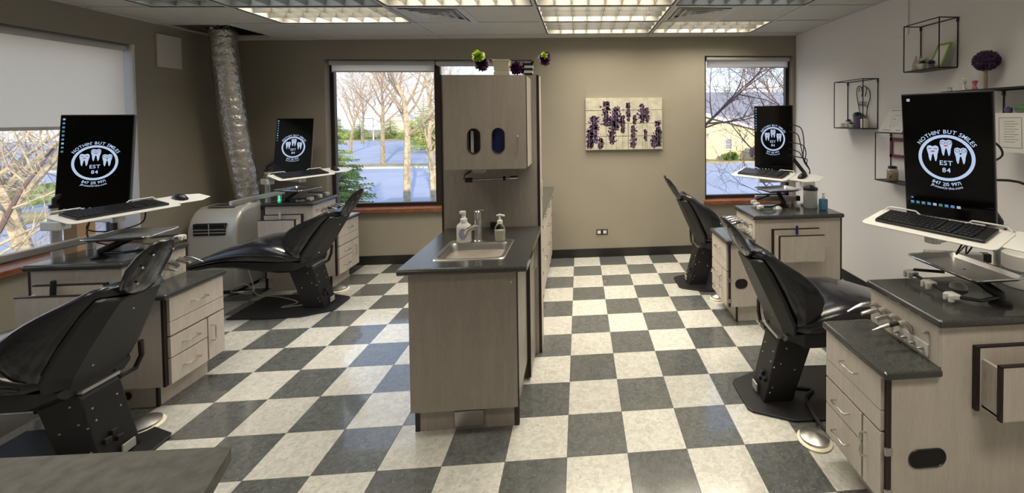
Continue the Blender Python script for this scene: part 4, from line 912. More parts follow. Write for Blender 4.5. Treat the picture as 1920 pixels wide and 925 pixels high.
# canisters and bottles
t = thing('canister', 'white canister with a dark lid, far right under the right back window', 'canister', (2.115, 1.50, ZT))
MB().lathe([(.055, .001), (.058, .006), (.058, .155), (.06, .158)], (2.115, 1.50, ZT), 24).build('body', 'bwhite', t, True); MB().lathe([(.062, .156), (.062, .175), (.05, .182), (.03, .19), (.02, .20)], (2.115, 1.50, ZT), 24).build('lid', 'bplast', t, True)
MB().box(2.055, 1.455, ZT+.07, 2.075, 1.457, ZT+.12)
t = thing('canister', 'white canister cut by the right picture edge, behind the tray', 'canister', (2.16, -.27, ZT))
MB().lathe([(.075, .001), (.078, .006), (.078, .150), (.070, .155)], (2.16, -.27, ZT), 24).build('body', 'bwhite', t, True)
MB().lathe([(.0785, .075), (.0785, .085)], (2.16, -.27, ZT), 24).build('grey_line', 'ink', t)
t = thing('sanitizer_bottle', 'blue gel pump bottle on the far right worktop', 'bottle', (2.165, 1.385, ZT))
MB().obox((2.165, 1.385, ZT+.05), (.033, 0, 0), (0, .022, 0), (0, 0, .049)).build('bottle', 'blue', t, bevel=.01, seg=3); MB().lathe([(.014, .098), (.014, .118), (.006, .122), (.006, .145)], (2.165, 1.385, ZT), 14).build('neck', 'white', t, True); MB().obox((2.16, 1.375, ZT+.148), (.018, 0, 0), (0, .008, 0), (0, 0, .005)).build('pump_head', 'bwhite', t, bevel=.002)
# pens clipped into pockets
tag(MB().prism(rrect(.018, .075, .008), (1.845, 1.229, .765), (1, 0, 0), (0, 0, 1), (0, -.012, 0)).build('marker_case', 'bdeep', None, True, bevel=.003), 'dark blue tag standing in the pocket of the far right cabinet', 'tag')
tag(MB().prism(rrect(.024, .10, .010), (-2.895, .535, .755), (1, 0, 0), (.07, 0, 1), (0, -.014, 0)).build('marker_case', 'bplast', None, True, bevel=.003), 'black tag standing in the pocket of the near left cabinet', 'tag')
tag(MB().prism(rrect(.020, .075, .006), (-2.86, 2.30, .765), (1, 0, 0), (0, 0, 1), (0, -.012, 0)).build('marker_case', 'white', None, True, bevel=.003), 'white tag standing in the pocket of the far left cabinet', 'tag')
t = thing('green_led', 'small green glowing LED on the far left worktop', 'lamp', (-2.96, 2.44, ZT)); MB().lathe([(.012, .001), (.012, .012), (.007, .016), (.007, .05), (.002, .055)], (-2.96, 2.44, ZT), 14).build('bulb', 'greenled', t, True)  # green LED glow, shaped as a small standing bulb
tag(B(-3.30, .95, ZT-.886, -3.22, 1.06, 1.06).build('carton', 'card', bevel=.003), 'orange-brown carton standing by the left wall window, behind the near left worktop', 'box')
# foot pedals
for (x, y, r_, lb, hx, hy) in ((1.285, -.01, .075, 'steel dome foot pedal on the floor beside the near right drawers', 1.40, .15), (1.34, 1.735, .055, 'pale foot pedal half under the far right cabinet', 1.40, 1.85), (-2.36, .425, .085, 'steel dome foot pedal on the floor beside the near left chair', -2.60, .50), (-2.325, 2.31, .075, 'foot pedal on the floor beside the far left cabinet', -2.40, 2.2)):
    t = thing('foot_pedal', lb, 'foot pedal', (x, y, 0))
    MB().lathe([(r_*1.12, .001), (r_*1.14, .008), (r_, .016)], (x, y, 0), 28).build('base', 'cream', t, True); MB().lathe([(r_*.96, .0165), (r_*.96, .028), (r_*.6, .040), (r_*.12, .048), (.002, .049)], (x, y, 0), 28).build('dome', 'brushed', t, True)
    MB().tube([(x+.05*(1 if x > 0 else -1), y+.03, .02), ((x+hx)/2, (y+hy)/2, .012), (hx, hy, .012)], .005, 8).build('hose', 'rubber', t, True)
# cables
def cable(pts, rad, label, m='rubber', name='cable'):
    P_ = [Vector(p) for p in pts]; out = []
    for i in range(len(P_)-1):
        a = P_[max(i-1, 0)]; b = P_[i]; c = P_[i+1]; d = P_[min(i+2, len(P_)-1)]
        for k in range(6):
            u_ = k/6; out.append(.5*((2*b)+(c-a)*u_+(2*a-5*b+4*c-d)*u_**2+(-a+3*b-3*c+d)*u_**3))
    out.append(P_[-1])
    return tag(MB().tube(out, rad, 6).build(name, m, None, True), label, 'cable')
# behind R1 monitor
cable([(1.96, -.12, 1.52), (2.05, -.20, 1.57), (2.10, -.22, 1.50), (2.02, -.18, 1.42), (2.12, -.14, 1.28), (2.19, -.11, 1.13)], .005, 'black cable looping high beside the near right monitor')
cable([(1.95, -.13, 1.36), (2.12, -.28, 1.38), (2.26, -.33, 1.25), (2.30, -.22, 1.10), (2.24, -.13, 1.10)], .006, 'thick black cable arcing wide right of the near right monitor')
cable([(1.95, -.11, 1.42), (2.06, -.17, 1.34), (2.08, -.16, 1.22), (2.17, -.12, 1.12)], .005, 'black cable hanging close behind the near right monitor edge')
cable([(1.95, -.11, 1.25), (2.06, -.15, 1.20), (2.13, -.12, 1.14), (2.2, -.11, 1.12)], .009, 'thick black cable bundle joining the near right post top')
for k, (a, b) in enumerate(((.10, 1.10), (.02, 1.0))):
    cable([(1.80+k*.06, -.32, 1.11), (1.84+k*.05, -.25, 1.04), (1.95, -.20, 1.075), (2.05+.02*k, -.14, 1.05), (2.18, -.11, 1.0)], .0035, ('thin black cable drooping under the near right keyboard tray', 'second thin cable crossing under the near right keyboard tray')[k])
# behind R2 monitor
z0 = 1.62
for k, (dz, dx, lb) in enumerate(((0, .04, 'outermost'), (-.06, .01, 'innermost looping'), (-.16, .06, 'middle'), (-.22, .02, 'lowest'), (-.28, .07, 'lower outer'))):
    cable([(2.00, 1.66, z0+dz), (2.06+dx, 1.64, z0+dz-.03), (2.08+dx, 1.62, z0+dz-.16+.03*k), (2.11+.008*k, 1.61, 1.30-.01*k), (2.165, 1.60, 1.20), (2.145, 1.60, 1.11)], .0045, lb+' black cable hanging from the far right monitor to the post')
cable([(-3.05, .93, 1.12), (-3.0, .80, 1.03), (-2.9, .85, 1.0), (-2.80, .92, 1.03), (-2.78, .93, 1.10)], .004, 'thin black cable sagging under the near left keyboard tray')
cable([(-3.03, .86, 1.10), (-3.0, .80, 1.0), (-2.93, .78, .95), (-2.85, .84, .90)], .004, 'black cable dropping to the near left worktop')
cable([(-3.16, 2.68, 1.22), (-3.22, 2.66, 1.16), (-3.20, 2.6, 1.10)], .004, 'short black cable behind the far left monitor')
cable([(-3.20, 2.38, .012), (-3.02, 2.22, .012), (-2.8, 2.16, .012), (-2.62, 2.06, .022), (-2.52, 1.98, .022), (-2.60, 1.90, .022), (-2.45, 1.93, .022), (-2.36, 1.97, .022)], .007, 'grey hose on the floor running to the far left chair', 'alum', 'hose')
cable([(-3.25, 2.34, .012), (-3.32, 2.28, .03), (-3.22, 2.30, .10), (-3.16, 2.36, .012), (-3.28, 2.31, .012), (-3.14, 2.32, .014), (-3.24, 2.40, .2)], .006, 'tangled grey cord on the floor by the air conditioner', 'alum', 'cord')
cable([(-2.60, .59, .075), (-2.66, .54, .03), (-2.72, .42, .022), (-2.62, .30, .022)], .006, 'grey hose from the toe kick port to the near left chair', 'alum', 'hose')
cable([(1.38, -.02, .016), (1.36, .10, .03), (1.40, .28, .03), (1.48, .36, .022), (1.30, .40, .022)], .009, 'thick grey hose on the near right chair base plate', 'rubber', 'hose')
# ---------------------------------------------------------------- air conditioner, duct
t = thing('portable_air_conditioner', 'silver portable air conditioner standing in the left back corner', 'air conditioner', (-3.45, 2.45, 0))
ax0, ax1, ay0, ay1 = -3.73, -3.28, 2.30, 2.66
prof = [(0, .03), (0, .55), (.012, .65), (.04, .735), (.09, .80), (.16, .835), (.36, .84), (.36, .03)]
MB().prism([(y, z) for y, z in prof], (ax0, ay0, 0), (0, 1, 0), (0, 0, 1), (ax1-ax0, 0, 0)).build('body', 'silver', t, True, bevel=.03, seg=4)
B(ax0+.03, ay0+.03, 0, ax1-.03, ay1-.03, .03).build('base', 'bplast', t)
g0, g1 = ax0+.07, ax1-.09
gr = B(g0, ay0-.004, .585, g1, ay0+.06, .70).build('grille', 'gap', t, bevel=.004)
for k in range(3): MB().obox(((g0+g1)/2, ay0+.002+.002*k, .613+k*.03), ((g1-g0)/2, 0, 0), (0, .010, 0), (0, 0, .003)).build('slat', 'silver', gr)
MB().obox(((g0+g1)/2, ay0+.004, .643), (.003, 0, 0), (0, .010, 0), (0, 0, .055)).build('divider', 'silver', gr)
MB().prism([(y, z) for y, z in prof[1:7]], (ax1+.001, ay0, 0), (0, 1, 0), (0, 0, 1), (.002, 0, 0))
B(ax0+.10, ay0+.13, .838, ax1-.10, ay0+.28, .846).build('control_panel', 'brushed', t, bevel=.003)
t = thing('exhaust_duct', 'crinkled silver foil duct rising to the open ceiling corner', 'duct', (-3.40, 2.72, .8))
rings = []; N = 24; n = 70
for i in range(n+1):
    q = i/n; z = .80+q*(2.60-.80+.10); cx = -3.43-.13*q-.03*math.sin(q*PI); cy = 2.70-.12*q
    rad = (.098+.022*math.sin(q*2.2+.4))*(1+.035*math.sin(i*1.9)+random.uniform(-.02, .02))
    rings.append([(cx+rad*(1+.05*math.sin(3*2*PI*k/N+q*5)+random.uniform(-.035, .035))*math.cos(2*PI*k/N), cy+rad*(1+random.uniform(-.03, .03))*math.sin(2*PI*k/N), z) for k in range(N)])
MB().loft(rings).build('foil_tube', 'foil', t, True)
MB().lathe([(.11, 0), (.11, .05), (.09, .05)], (-3.43, 2.70, .745), 20).build('black_collar', 'bplast', t, True)
bloom((-3.58, 2.57, 2.60), .12, 'foil', 40, t, 'torn_foil')
MB().tube([(-3.43, 2.70, .80), (-3.43, 2.66, .60)], .07, 14).build('lower_hose', 'bplast', t, True)

# ---------------------------------------------------------------- near counter, bottom left
t = thing('near_counter', 'near grey-green countertop at the bottom left corner', 'counter', (-1.4, -1.3, 0))
pl = [(-1.9, -.975), (-.80, -1.0), (-.775, -1.005), (-.765, -1.03), (-.70, -1.22), (-.70, -1.7), (-1.9, -1.7)]
MB().prism(pl, (0, 0, .865), (1, 0, 0), (0, 1, 0), (0, 0, .035)).build('top', mat('near_top', (.10, .10, .088), .45, var=.25, vscale=30), t, bevel=.004)
B(-1.88, -1.68, 0, -.75, -1.09, .865).build('body', 'lam', t)

# ---------------------------------------------------------------- wall things
t = thing('canvas_picture', 'canvas print of purple lavender on whitewashed planks', 'picture', (.62, YB, 1.31))
px0, px1, pz0, pz1 = .155, 1.085, 1.313, 1.94
B(px0, YB-.035, pz0, px1, YB-.001, pz1).build('canvas', 'canvas', t)
mb = MB()
def pr(pts, mi): mb.add([(x, YB-.0358-.0002*mi, z) for x, z in pts], [tuple(range(len(pts)))], mi)
for z in (1.785, 1.625, 1.47): pr([(px0, z), (px1, z+.006), (px1, z+.011), (px0, z+.006)], 0)
pr([(.665, 1.315), (.668, 1.315), (.668, 1.625), (.665, 1.625)], 0)
rnd = random.Random(3)
spikes = [(.40, 1.90, 1.60, .055), (.52, 1.83, 1.55, .07), (.47, 1.70, 1.38, .05), (.67, 1.88, 1.66, .028), (.84, 1.86, 1.63, .045), (.90, 1.82, 1.64, .03), (.25, 1.72, 1.40, .07), (.20, 1.55, 1.33, .06), (.73, 1.60, 1.33, .04), (.75, 1.72, 1.62, .025), (1.03, 1.66, 1.35, .05), (1.06, 1.55, 1.35, .045), (.60, 1.72, 1.52, .035), (.88, 1.55, 1.42, .02), (.33, 1.45, 1.33, .04), (.98, 1.48, 1.33, .03)]
for cx, zt, zb, hw in spikes:
    pr([(cx-.002, pz0+.004), (cx+.002, pz0+.004), (cx+.002, zt), (cx-.002, zt)], 3)
    for k in range(int((zt-zb)*hw*11000)+40):
        z = rnd.uniform(zb, zt); hh = hw*(.35+.65*math.sin(PI*min(1, (zt-z)/(zt-zb)*.75+.15))); x = cx+rnd.gauss(0, .45)*hh
        if not (px0+.012 < x < px1-.012): continue
        q = rnd.uniform(.006, .015); a = rnd.uniform(0, 6.28)
        pr([(x+q*math.cos(a+j*2*PI/5)*(1.4 if j % 2 else .7), min(pz1-.002, max(pz0+.002, z+q*math.sin(a+j*2*PI/5)))) for j in range(5)], 1 if rnd.random() < .55 else 2)
mb.build('print', ['crack', 'lavp', 'lavp2', 'stemp'], t)
t = thing('wall_outlet', 'black double outlet low on the back wall under the picture', 'outlet', (.36, YB, .30))
B(.272, YB-.006, .272, .410, YB-.0005, .338).build('plate', 'bplast', t, bevel=.002); B(.285, YB-.009, .285, .325, YB-.006, .325).build('socket', 'white', t); B(.355, YB-.009, .285, .395, YB-.006, .325).build('socket', 'white', t)
tag(MB().box(XL+.0005, 2.19, 2.21, XL+.02, 2.43, 2.52).build('wall_panel', 'jamb', bevel=.004), 'pale square access panel high on the left wall near the duct', 'panel')
t = thing('wall_panel', 'faint painted panel high on the right wall beside the upper wire shelf', 'panel', (XR, 1.3, 2.35))
B(XR-.012, 1.215, 2.365, XR-.0005, 1.405, 2.70).build('panel', 'wallr', t, bevel=.003)

# wire shelves: black cube frames
def wire_shelf(y0, y1, z0, z1, label, xf=2.652):
    t = thing('wire_shelf', label, 'shelf', (XR, (y0+y1)/2, z0), group='black wire box shelves on the right wall'); r_ = .0042; xb = XR-.006
    for a, b in (((xf, y0, z0), (xf, y1, z0)), ((xf, y0, z1), (xf, y1, z1)), ((xb, y0, z0), (xb, y1, z0)), ((xb, y0, z1), (xb, y1, z1)), ((xf, y0, z0), (xf, y0, z1)), ((xf, y1, z0), (xf, y1, z1)), ((xb, y0, z0), (xb, y0, z1)), ((xb, y1, z0), (xb, y1, z1)), ((xf, y0, z0), (xb, y0, z0)), ((xf, y1, z0), (xb, y1, z0)), ((xf, y0, z1), (xb, y0, z1)), ((xf, y1, z1), (xb, y1, z1))):
        MB().tube([a, b], r_, 8).build('wire', 'bmetal', t, True)
    B(xf, y0, z0-.006, xb, y1, z0-.001).build('base_sheet', 'bmetal', t)
    for y in (y0, y1): MB().obox((xb-.001, y, z1-.015), (.005, 0, 0), (0, .007, 0), (0, 0, .018)).build('bracket', 'bmetal', t)
    return t
wire_shelf(.757, 1.087, 2.040, 2.398, 'black wire box shelf, the highest one on the right wall')
wire_shelf(1.572, 2.006, 1.578, 2.035, 'black wire box shelf nearest the right back window')
wire_shelf(1.03, 1.405, 1.140, 1.550, 'black wire box shelf holding the plum frame, behind the near right monitor')
wire_shelf(-.02, .42, 1.700, 1.852, 'black wire box shelf right of the near right monitor')
sx = 2.73
def succ(c, rad, n, parent, m='leaf', hz=1.0):
    mb = MB(); c = Vector(c)
    for k in range(n):
        a = 2*PI*k*.381966*1; el = .15+1.2*k/n; d = Vector((math.cos(a)*math.cos(el), math.sin(a)*math.cos(el), math.sin(el)*hz)); s_ = d.cross(Vector((0, 0, 1))).normalized()*rad*.22; L_ = rad*(1.15-.35*k/n); up_ = s_.cross(d).normalized()*rad*.07
        mb.add([c, c+d*L_*.55+s_, c+d*L_*.55+up_, c+d*L_*.55-s_, c+d*L_], [(0, 1, 2), (0, 2, 3), (1, 4, 2), (2, 4, 3), (0, 3, 1), (1, 3, 4)])
    return mb.build('leaves', m, parent)
def pot(c, r0, r1, h, m, label, plant=None, rad=.03, n=16, square=False, cat='potted plant'):
    t = thing('potted_succulent', label, cat, c)
    if square: MB().loft([[(c[0]+a*q, c[1]+b*q, c[2]+z) for a, b in ((-1, -1), (1, -1), (1, 1), (-1, 1))] for q, z in ((r0, .001), (r1, h), (r1*.8, h), (r0*.8, h*.8))]).build('pot', m, t, bevel=.003)
    else: MB().lathe([(r0, .001), (r1, h), (r1*.85, h), (r0*.8, h*.8)], c, 18).build('pot', m, t, True)
    succ((c[0], c[1], c[2]+h*.92), rad*1.25, n+8, t)
    return t
zs = 1.583
pot((2.72, 1.875, zs), .024, .030, .06, 'white', 'small white potted succulent, left of the purple pot on the window-side wire shelf')
pot((2.735, 1.76, zs), .038, .044, .115, 'purple', 'succulent in a tall purple pot on the window-side wire shelf', rad=.05, n=22)
pot((2.69, 1.785, zs), .020, .027, .035, 'white', 'tiny white bowl succulent in front of the purple pot', rad=.022)
for (x, y, a, h, m, lb) in ((2.71, 1.96, .035, .045, 'cream', 'white carved block letters at the left end of the window-side wire shelf'), (2.70, 1.86, .026, .042, 'silver', 'grey candle box beside the white block on the window-side wire shelf'), (2.725, 1.655, .036, .085, 'cream', 'cream canister at the right end of the window-side wire shelf')):
    t = thing('shelf_ornament', lb, 'ornament', (x, y, zs)); MB().loft([[(x+math.cos(q)*a*.8, y+math.sin(q)*a, z) for q in [2*PI*k/12 for k in range(12)]] for z in (zs, zs+h)]).build('block', m, t, bevel=.004); MB().loft([[(x+math.cos(q)*a*.86, y+math.sin(q)*a*1.06, z) for q in [2*PI*k/12 for k in range(12)]] for z in (zs+h*.78, zs+h*.86)]).build('band', m, t)
# chef-hat/tooth shaped wire ornament on the wall
t = thing('wire_wall_art', 'black wire outline of an upside-down tulip shape in the window-side shelf', 'wall art', (XR-.01, 1.78, 1.70))
def wire(pts, r_=.004): 
    P_ = [Vector((XR-.012, y, z)) for y, z in pts]; out = []
    for i in range(len(P_)-1):
        a = P_[max(i-1, 0)]; b = P_[i]; c = P_[i+1]; d = P_[min(i+2, len(P_)-1)]
        for k in range(5):
            u_ = k/5; out.append(.5*((2*b)+(c-a)*u_+(2*a-5*b+4*c-d)*u_**2+(-a+3*b-3*c+d)*u_**3))
    out.append(P_[-1]); MB().tube(out, r_, 6).build('wire', 'bmetal', t, True)
yc = 1.755
wire([(yc+.075, 1.80), (yc+.10, 1.90), (yc+.095, 1.965), (yc+.06, 1.985), (yc+.03, 1.965), (yc, 1.98), (yc-.04, 1.965), (yc-.08, 1.93), (yc-.09, 1.86), (yc-.055, 1.79), (yc-.04, 1.70), (yc-.02, 1.685)])
wire([(yc+.08, 1.81), (yc+.03, 1.80), (yc-.02, 1.795), (yc-.06, 1.775)]); wire([(yc+.075, 1.80), (yc+.06, 1.74)])
wire([(yc+.03, 1.965), (yc+.02, 1.92), (yc+.03, 1.88)]); wire([(yc-.04, 1.965), (yc-.035, 1.92), (yc-.02, 1.88)]); wire([(yc+.07, 1.97), (yc+.065, 1.93)]); wire([(yc-.02, 1.685), (yc+.02, 1.71), (yc+.05, 1.72)], .006)
for q in (.05, .02, -.01, -.035): wire([(yc+q, 1.80), (yc+q+.004, 1.835)], .003)
# top shelf contents
za = 2.045
t = thing('driftwood_words', 'pale carved driftwood ornament at the left of the highest wire shelf', 'ornament', (2.72, 1.02, za))
for k in range(7): MB().tube([(2.72+random.uniform(-.01, .01), 1.065-k*.021, za+.008), (2.72, 1.06-k*.021+random.uniform(-.01, .01), za+.06+random.uniform(-.01, .03)), (2.72, 1.045-k*.019, za+.105+random.uniform(-.03, .03))], [.016, .013, .006], 6).build('branch', 'driftw', t, True)
pot((2.70, .955, za), .020, .026, .045, 'white', 'succulent in a square white pot on the highest wire shelf', rad=.032, square=True)
t = thing('picture_frame', 'lime green picture frame leaning on the highest wire shelf', 'picture frame', (2.73, .86, za))
o0 = Vector((2.70, .90, za)); X = Vector((.02, -1, 0)).normalized(); Y = Vector((.30, -.18, 1)).normalized(); Z = X.cross(Y)
MB().prism([(0, 0), (.115, 0), (.115, .185), (0, .185)], o0, X, Y, Z*.006).build('backing', 'bwhite', t)
for a, b, c_, d_ in ((0, 0, .115, .014), (0, .171, .115, .185), (0, .014, .014, .171), (.101, .014, .115, .171)): MB().prism([(a, b), (c_, b), (c_, d_), (a, d_)], o0-Z*.004, X, Y, Z*.014).build('frame_bar', 'lime', t)
for k in range(4): MB().prism([(.035, .05+k*.022), (.08, .05+k*.022), (.08, .056+k*.022), (.035, .056+k*.022)], o0-Z*.0006, X, Y, Z*.0004).build('line', 'ink', t)
t = thing('lavender_pot', 'small purple lavender bunch in front of the lime frame', 'potted plant', (2.67, .84, za)); MB().lathe([(.014, .001), (.018, .025)], (2.67, .84, za), 12).build('pot', 'purple', t); bloom((2.67, .84, za+.042), .028, 'lav', 60, t, 'flowers')
# plum frame and jar on shelf C
zc_ = 1.142
t = thing('picture_frame', 'plum coloured empty frame hung behind the near right monitor', 'picture frame', (XR-.01, 1.31, 1.35))
for b in ((1.20, 1.335, 1.395, 1.362), (1.20, 1.475, 1.395, 1.505), (1.368, 1.335, 1.395, 1.505), (1.20, 1.335, 1.225, 1.505)): MB().box(XR-.024, b[0], b[1], XR-.002, b[2], b[3]).build('frame_bar', 'plum', t)
MB().box(XR-.012, 1.225, 1.362, XR-.003, 1.368, 1.475).build('mat_board', 'paper', t)
t = thing('lantern_jar', 'glass jar with burlap and silver clips beside the near right monitor', 'jar', (2.73, 1.30, zc_)); MB().lathe([(.035, .001), (.042, .01), (.042, .09), (.03, .105)], (2.73, 1.30, zc_), 18).build('jar', 'gjar', t, True); MB().lathe([(.0425, .02), (.0425, .07)], (2.73, 1.30, zc_), 18).build('wrap', 'brown', t); MB().lathe([(.034, .105), (.034, .122), (.02, .126)], (2.73, 1.30, zc_), 18).build('lid', 'bplast', t, True)
MB().tube([(2.685, 1.27, zc_+.03), (2.68, 1.25, zc_+.06), (2.69, 1.28, zc_+.09)], .005).build('clip', 'chrome', t, True)
# sheet with tooth drawing on shelf C top
def sheet(o0, X, Y, w_, h_, label, kind):
    t = thing('paper_sheet', label, 'paper', tuple(o0)); X = Vector(X).normalized(); Y = Vector(Y).normalized(); Z = X.cross(Y); o0 = Vector(o0)
    MB().prism([(0, 0), (w_, 0), (w_, h_), (0, h_)], o0, X, Y, Z*.003).build('sheet', 'paper', t)
    sgn_ = -1 if Z.x > 0 else 1; off = Z*(-.0008 if Z.x > 0 else .0038)
    mb = MB()
    def put(pts, mi): mb.add([o0+off+X*x+Y*y for x, y in pts], [tuple(range(len(pts)))], mi)
    if kind == 'tooth':
        p = [(w_*.5+x*.10, h_*.48+y*.10) for x, y in TOOTH]
        for a, b in zip(p, p[1:]+p[:1]):
            d = Vector((b[0]-a[0], b[1]-a[1])); nn = Vector((-d.y, d.x)).normalized()*.0012; put([(a[0]-nn.x, a[1]-nn.y), (b[0]-nn.x, b[1]-nn.y), (b[0]+nn.x, b[1]+nn.y), (a[0]+nn.x, a[1]+nn.y)], 0)
        put([(w_*.45+.008*math.cos(k), h_*.55+.008*math.sin(k)) for k in range(6)], 2)
        put([(w_*.15, h_*.90), (w_*.85, h_*.90), (w_*.85, h_*.93), (w_*.15, h_*.93)], 1)
        put([(w_*.12, h_*.07), (w_*.50, h_*.07), (w_*.50, h_*.10), (w_*.12, h_*.10)], 1); put([(w_*.72, h_*.07), (w_*.9, h_*.07), (w_*.9, h_*.10), (w_*.72, h_*.10)], 1)
    else:
        for k in range(9): put([(w_*.30, h_*(.78-k*.065)), (w_*(.75 if k % 2 else .65), h_*(.78-k*.065)), (w_*(.75 if k % 2 else .65), h_*(.79-k*.065)), (w_*.30, h_*(.79-k*.065))], 0)
        fr = [(w_*.15, h_*.12), (w_*.85, h_*.12), (w_*.85, h_*.88), (w_*.15, h_*.88)]
        for a, b in zip(fr, fr[1:]+fr[:1]):
            d = Vector((b[0]-a[0], b[1]-a[1])); nn = Vector((-d.y, d.x)).normalized()*.0015; put([(a[0]-nn.x, a[1]-nn.y), (b[0]-nn.x, b[1]-nn.y), (b[0]+nn.x, b[1]+nn.y), (a[0]+nn.x, a[1]+nn.y)], 0)
    mb.build('print', ['ink', 'inkp', 'inkr'], t)
sheet((2.665, 1.38, 1.556), (0, -1, 0), (.42, -.10, 1), .26, .215, 'white sheet with a tooth drawing standing on the plum frame shelf', 'tooth')
sheet((2.64, .325, 1.47), (0, -1, 0), (0, .02, 1), .19, .235, 'white lettered certificate hanging at the right picture edge', 'cert')
# topiary and figurines on shelf D top
zd = 1.857
B(2.652, -.02, 1.857, 2.795, .74, 1.862)
tag(B(2.655, -.02, zd-.001, 2.795, .74, zd+.006).build('shelf_board', 'bmetal'), 'thin black shelf board under the purple ball topiary', 'shelf board')
t = thing('topiary', 'purple ball topiary on a twig trunk above the near right monitor', 'topiary', (2.72, .469, zd+.006))
mb = MB(); c = Vector((2.72, .469, 2.047)); rnd = random.Random(5)
for k in range(900):
    d = Vector((rnd.gauss(0, 1), rnd.gauss(0, 1), rnd.gauss(0, 1))).normalized(); p = c+Vector((d.x*.062, d.y*.066, d.z*.058))*rnd.uniform(.86, 1.05); a = d.orthogonal().normalized()*.006; b = d.cross(a).normalized()*.006
    mb.add([p-a-b, p+a-b, p+d*.012+a*.3, p+a+b, p-a+b], [(0, 1, 2), (1, 3, 2), (3, 4, 2), (4, 0, 2)])
mb.build('foliage', 'lav', t, kind='stuff')
MB().blob(c, .056, .060, .052).build('core', 'lav', t)
for k in range(4): MB().tube([(2.72+.008*math.cos(k*1.6), .469+.008*math.sin(k*1.6), zd+.006), (2.72+.006*math.cos(k*1.6+1), .469+.006*math.sin(k*1.6+1), zd+.08), (2.72, .469, zd+.16)], .005, 6).build('twig', 'trunk', t, True)
def figurine(y, h, m1, m2, label):
    t = thing('figurine', label, 'figurine', (2.70, y, zd+.006)); z = zd+.006
    MB().lathe([(.014, 0), (.015, .01), (.009, .02), (.008, h*.55), (.012, h*.65), (.012, h*.75), (.006, h*.8)], (2.70, y, z), 12).build('body', m1, t, True); MB().blob((2.70, y, z+h*.9), .013, .013, h*.14).build('head', m2, t, True)
    for s_ in (-1, 1): MB().tube([(2.70, y, z+h*.68), (2.70, y+s_*.018, z+h*.80), (2.70, y+s_*.016, z+h*.95)], .004, 6).build('arm', m2, t, True)
figurine(.605, .085, 'white', 'cream', 'white figurine with raised arms on the shelf above the near right monitor')
figurine(.525, .062, 'tissue', 'tissue', 'pink figurine beside the topiary trunk')
figurine(.715, .03, 'silver', 'silver', 'tiny grey figurine at the left end of the topiary shelf')
t = thing('moss_ball', 'green moss ball in a white dish at the right picture edge', 'ornament', (2.70, .205, 1.702)); MB().lathe([(.03, .0), (.045, .02)], (2.70, .205, 1.702), 16).build('dish', 'white', t); MB().blob((2.70, .205, 1.732), .045, .05, .026, 16, 8, jit=.04).build('moss', 'leaf', t, True)
pot((2.73, .33, 1.702), .018, .022, .035, 'purple', 'tiny purple pot on the wire shelf right of the near right monitor', rad=.012, n=8)

# ---------------------------------------------------------------- outdoors
GZ = -3.05
g = B(-140, -60, GZ-.2, 140, 220, GZ).build('ground_asphalt', 'asphalt'); g['kind'] = 'structure'
mb = MB()
mb.prism([(-70, 44.5), (-9, 41.0), (-8, 43.2), (-70, 50)], (0, 0, GZ), (1, 0, 0), (0, 1, 0), (0, 0, .12)).build('lawn_island', 'grass')['kind'] = 'structure'
MB().prism([(-70, 43.6), (-9, 40.3), (-8.5, 41.0), (-70, 44.5)], (0, 0, GZ), (1, 0, 0), (0, 1, 0), (0, 0, .16)).build('kerb', 'curb')['kind'] = 'structure'
MB().prism([(-120, 104), (20, 92), (20, 200), (-120, 200)], (0, 0, GZ), (1, 0, 0), (0, 1, 0), (0, 0, .12)).build('lawn_far', 'grass')['kind'] = 'structure'
MB().prism([(4, 41), (40, 40.2), (40, 200), (4, 200)], (0, 0, GZ), (1, 0, 0), (0, 1, 0), (0, 0, .12)).build('lawn_house', 'grass')['kind'] = 'structure'
MB().prism([(-9, -6), (-9, 17), (-6.2, 21), (-4.2, 21), (-4.2, -6)], (0, 0, GZ), (1, 0, 0), (0, 1, 0), (0, 0, .12)).build('lawn_side', 'grass')['kind'] = 'structure'
MB().prism([(-60, -10), (-60, 24), (-26, 22), (-22, -10)], (0, 0, GZ), (1, 0, 0), (0, 1, 0), (0, 0, .12)).build('lawn_west', 'grass')['kind'] = 'structure'
for k in range(3): MB().prism([(-9.5-k*3.4, 20.5+k*2.4), (-7.0-k*3.4, 17.5+k*2.4), (-6.9-k*3.4, 17.6+k*2.4), (-9.4-k*3.4, 20.6+k*2.4)], (0, 0, GZ), (1, 0, 0), (0, 1, 0), (0, 0, .02)).build('trim_%d' % (5+k), 'snow')['kind'] = 'structure'

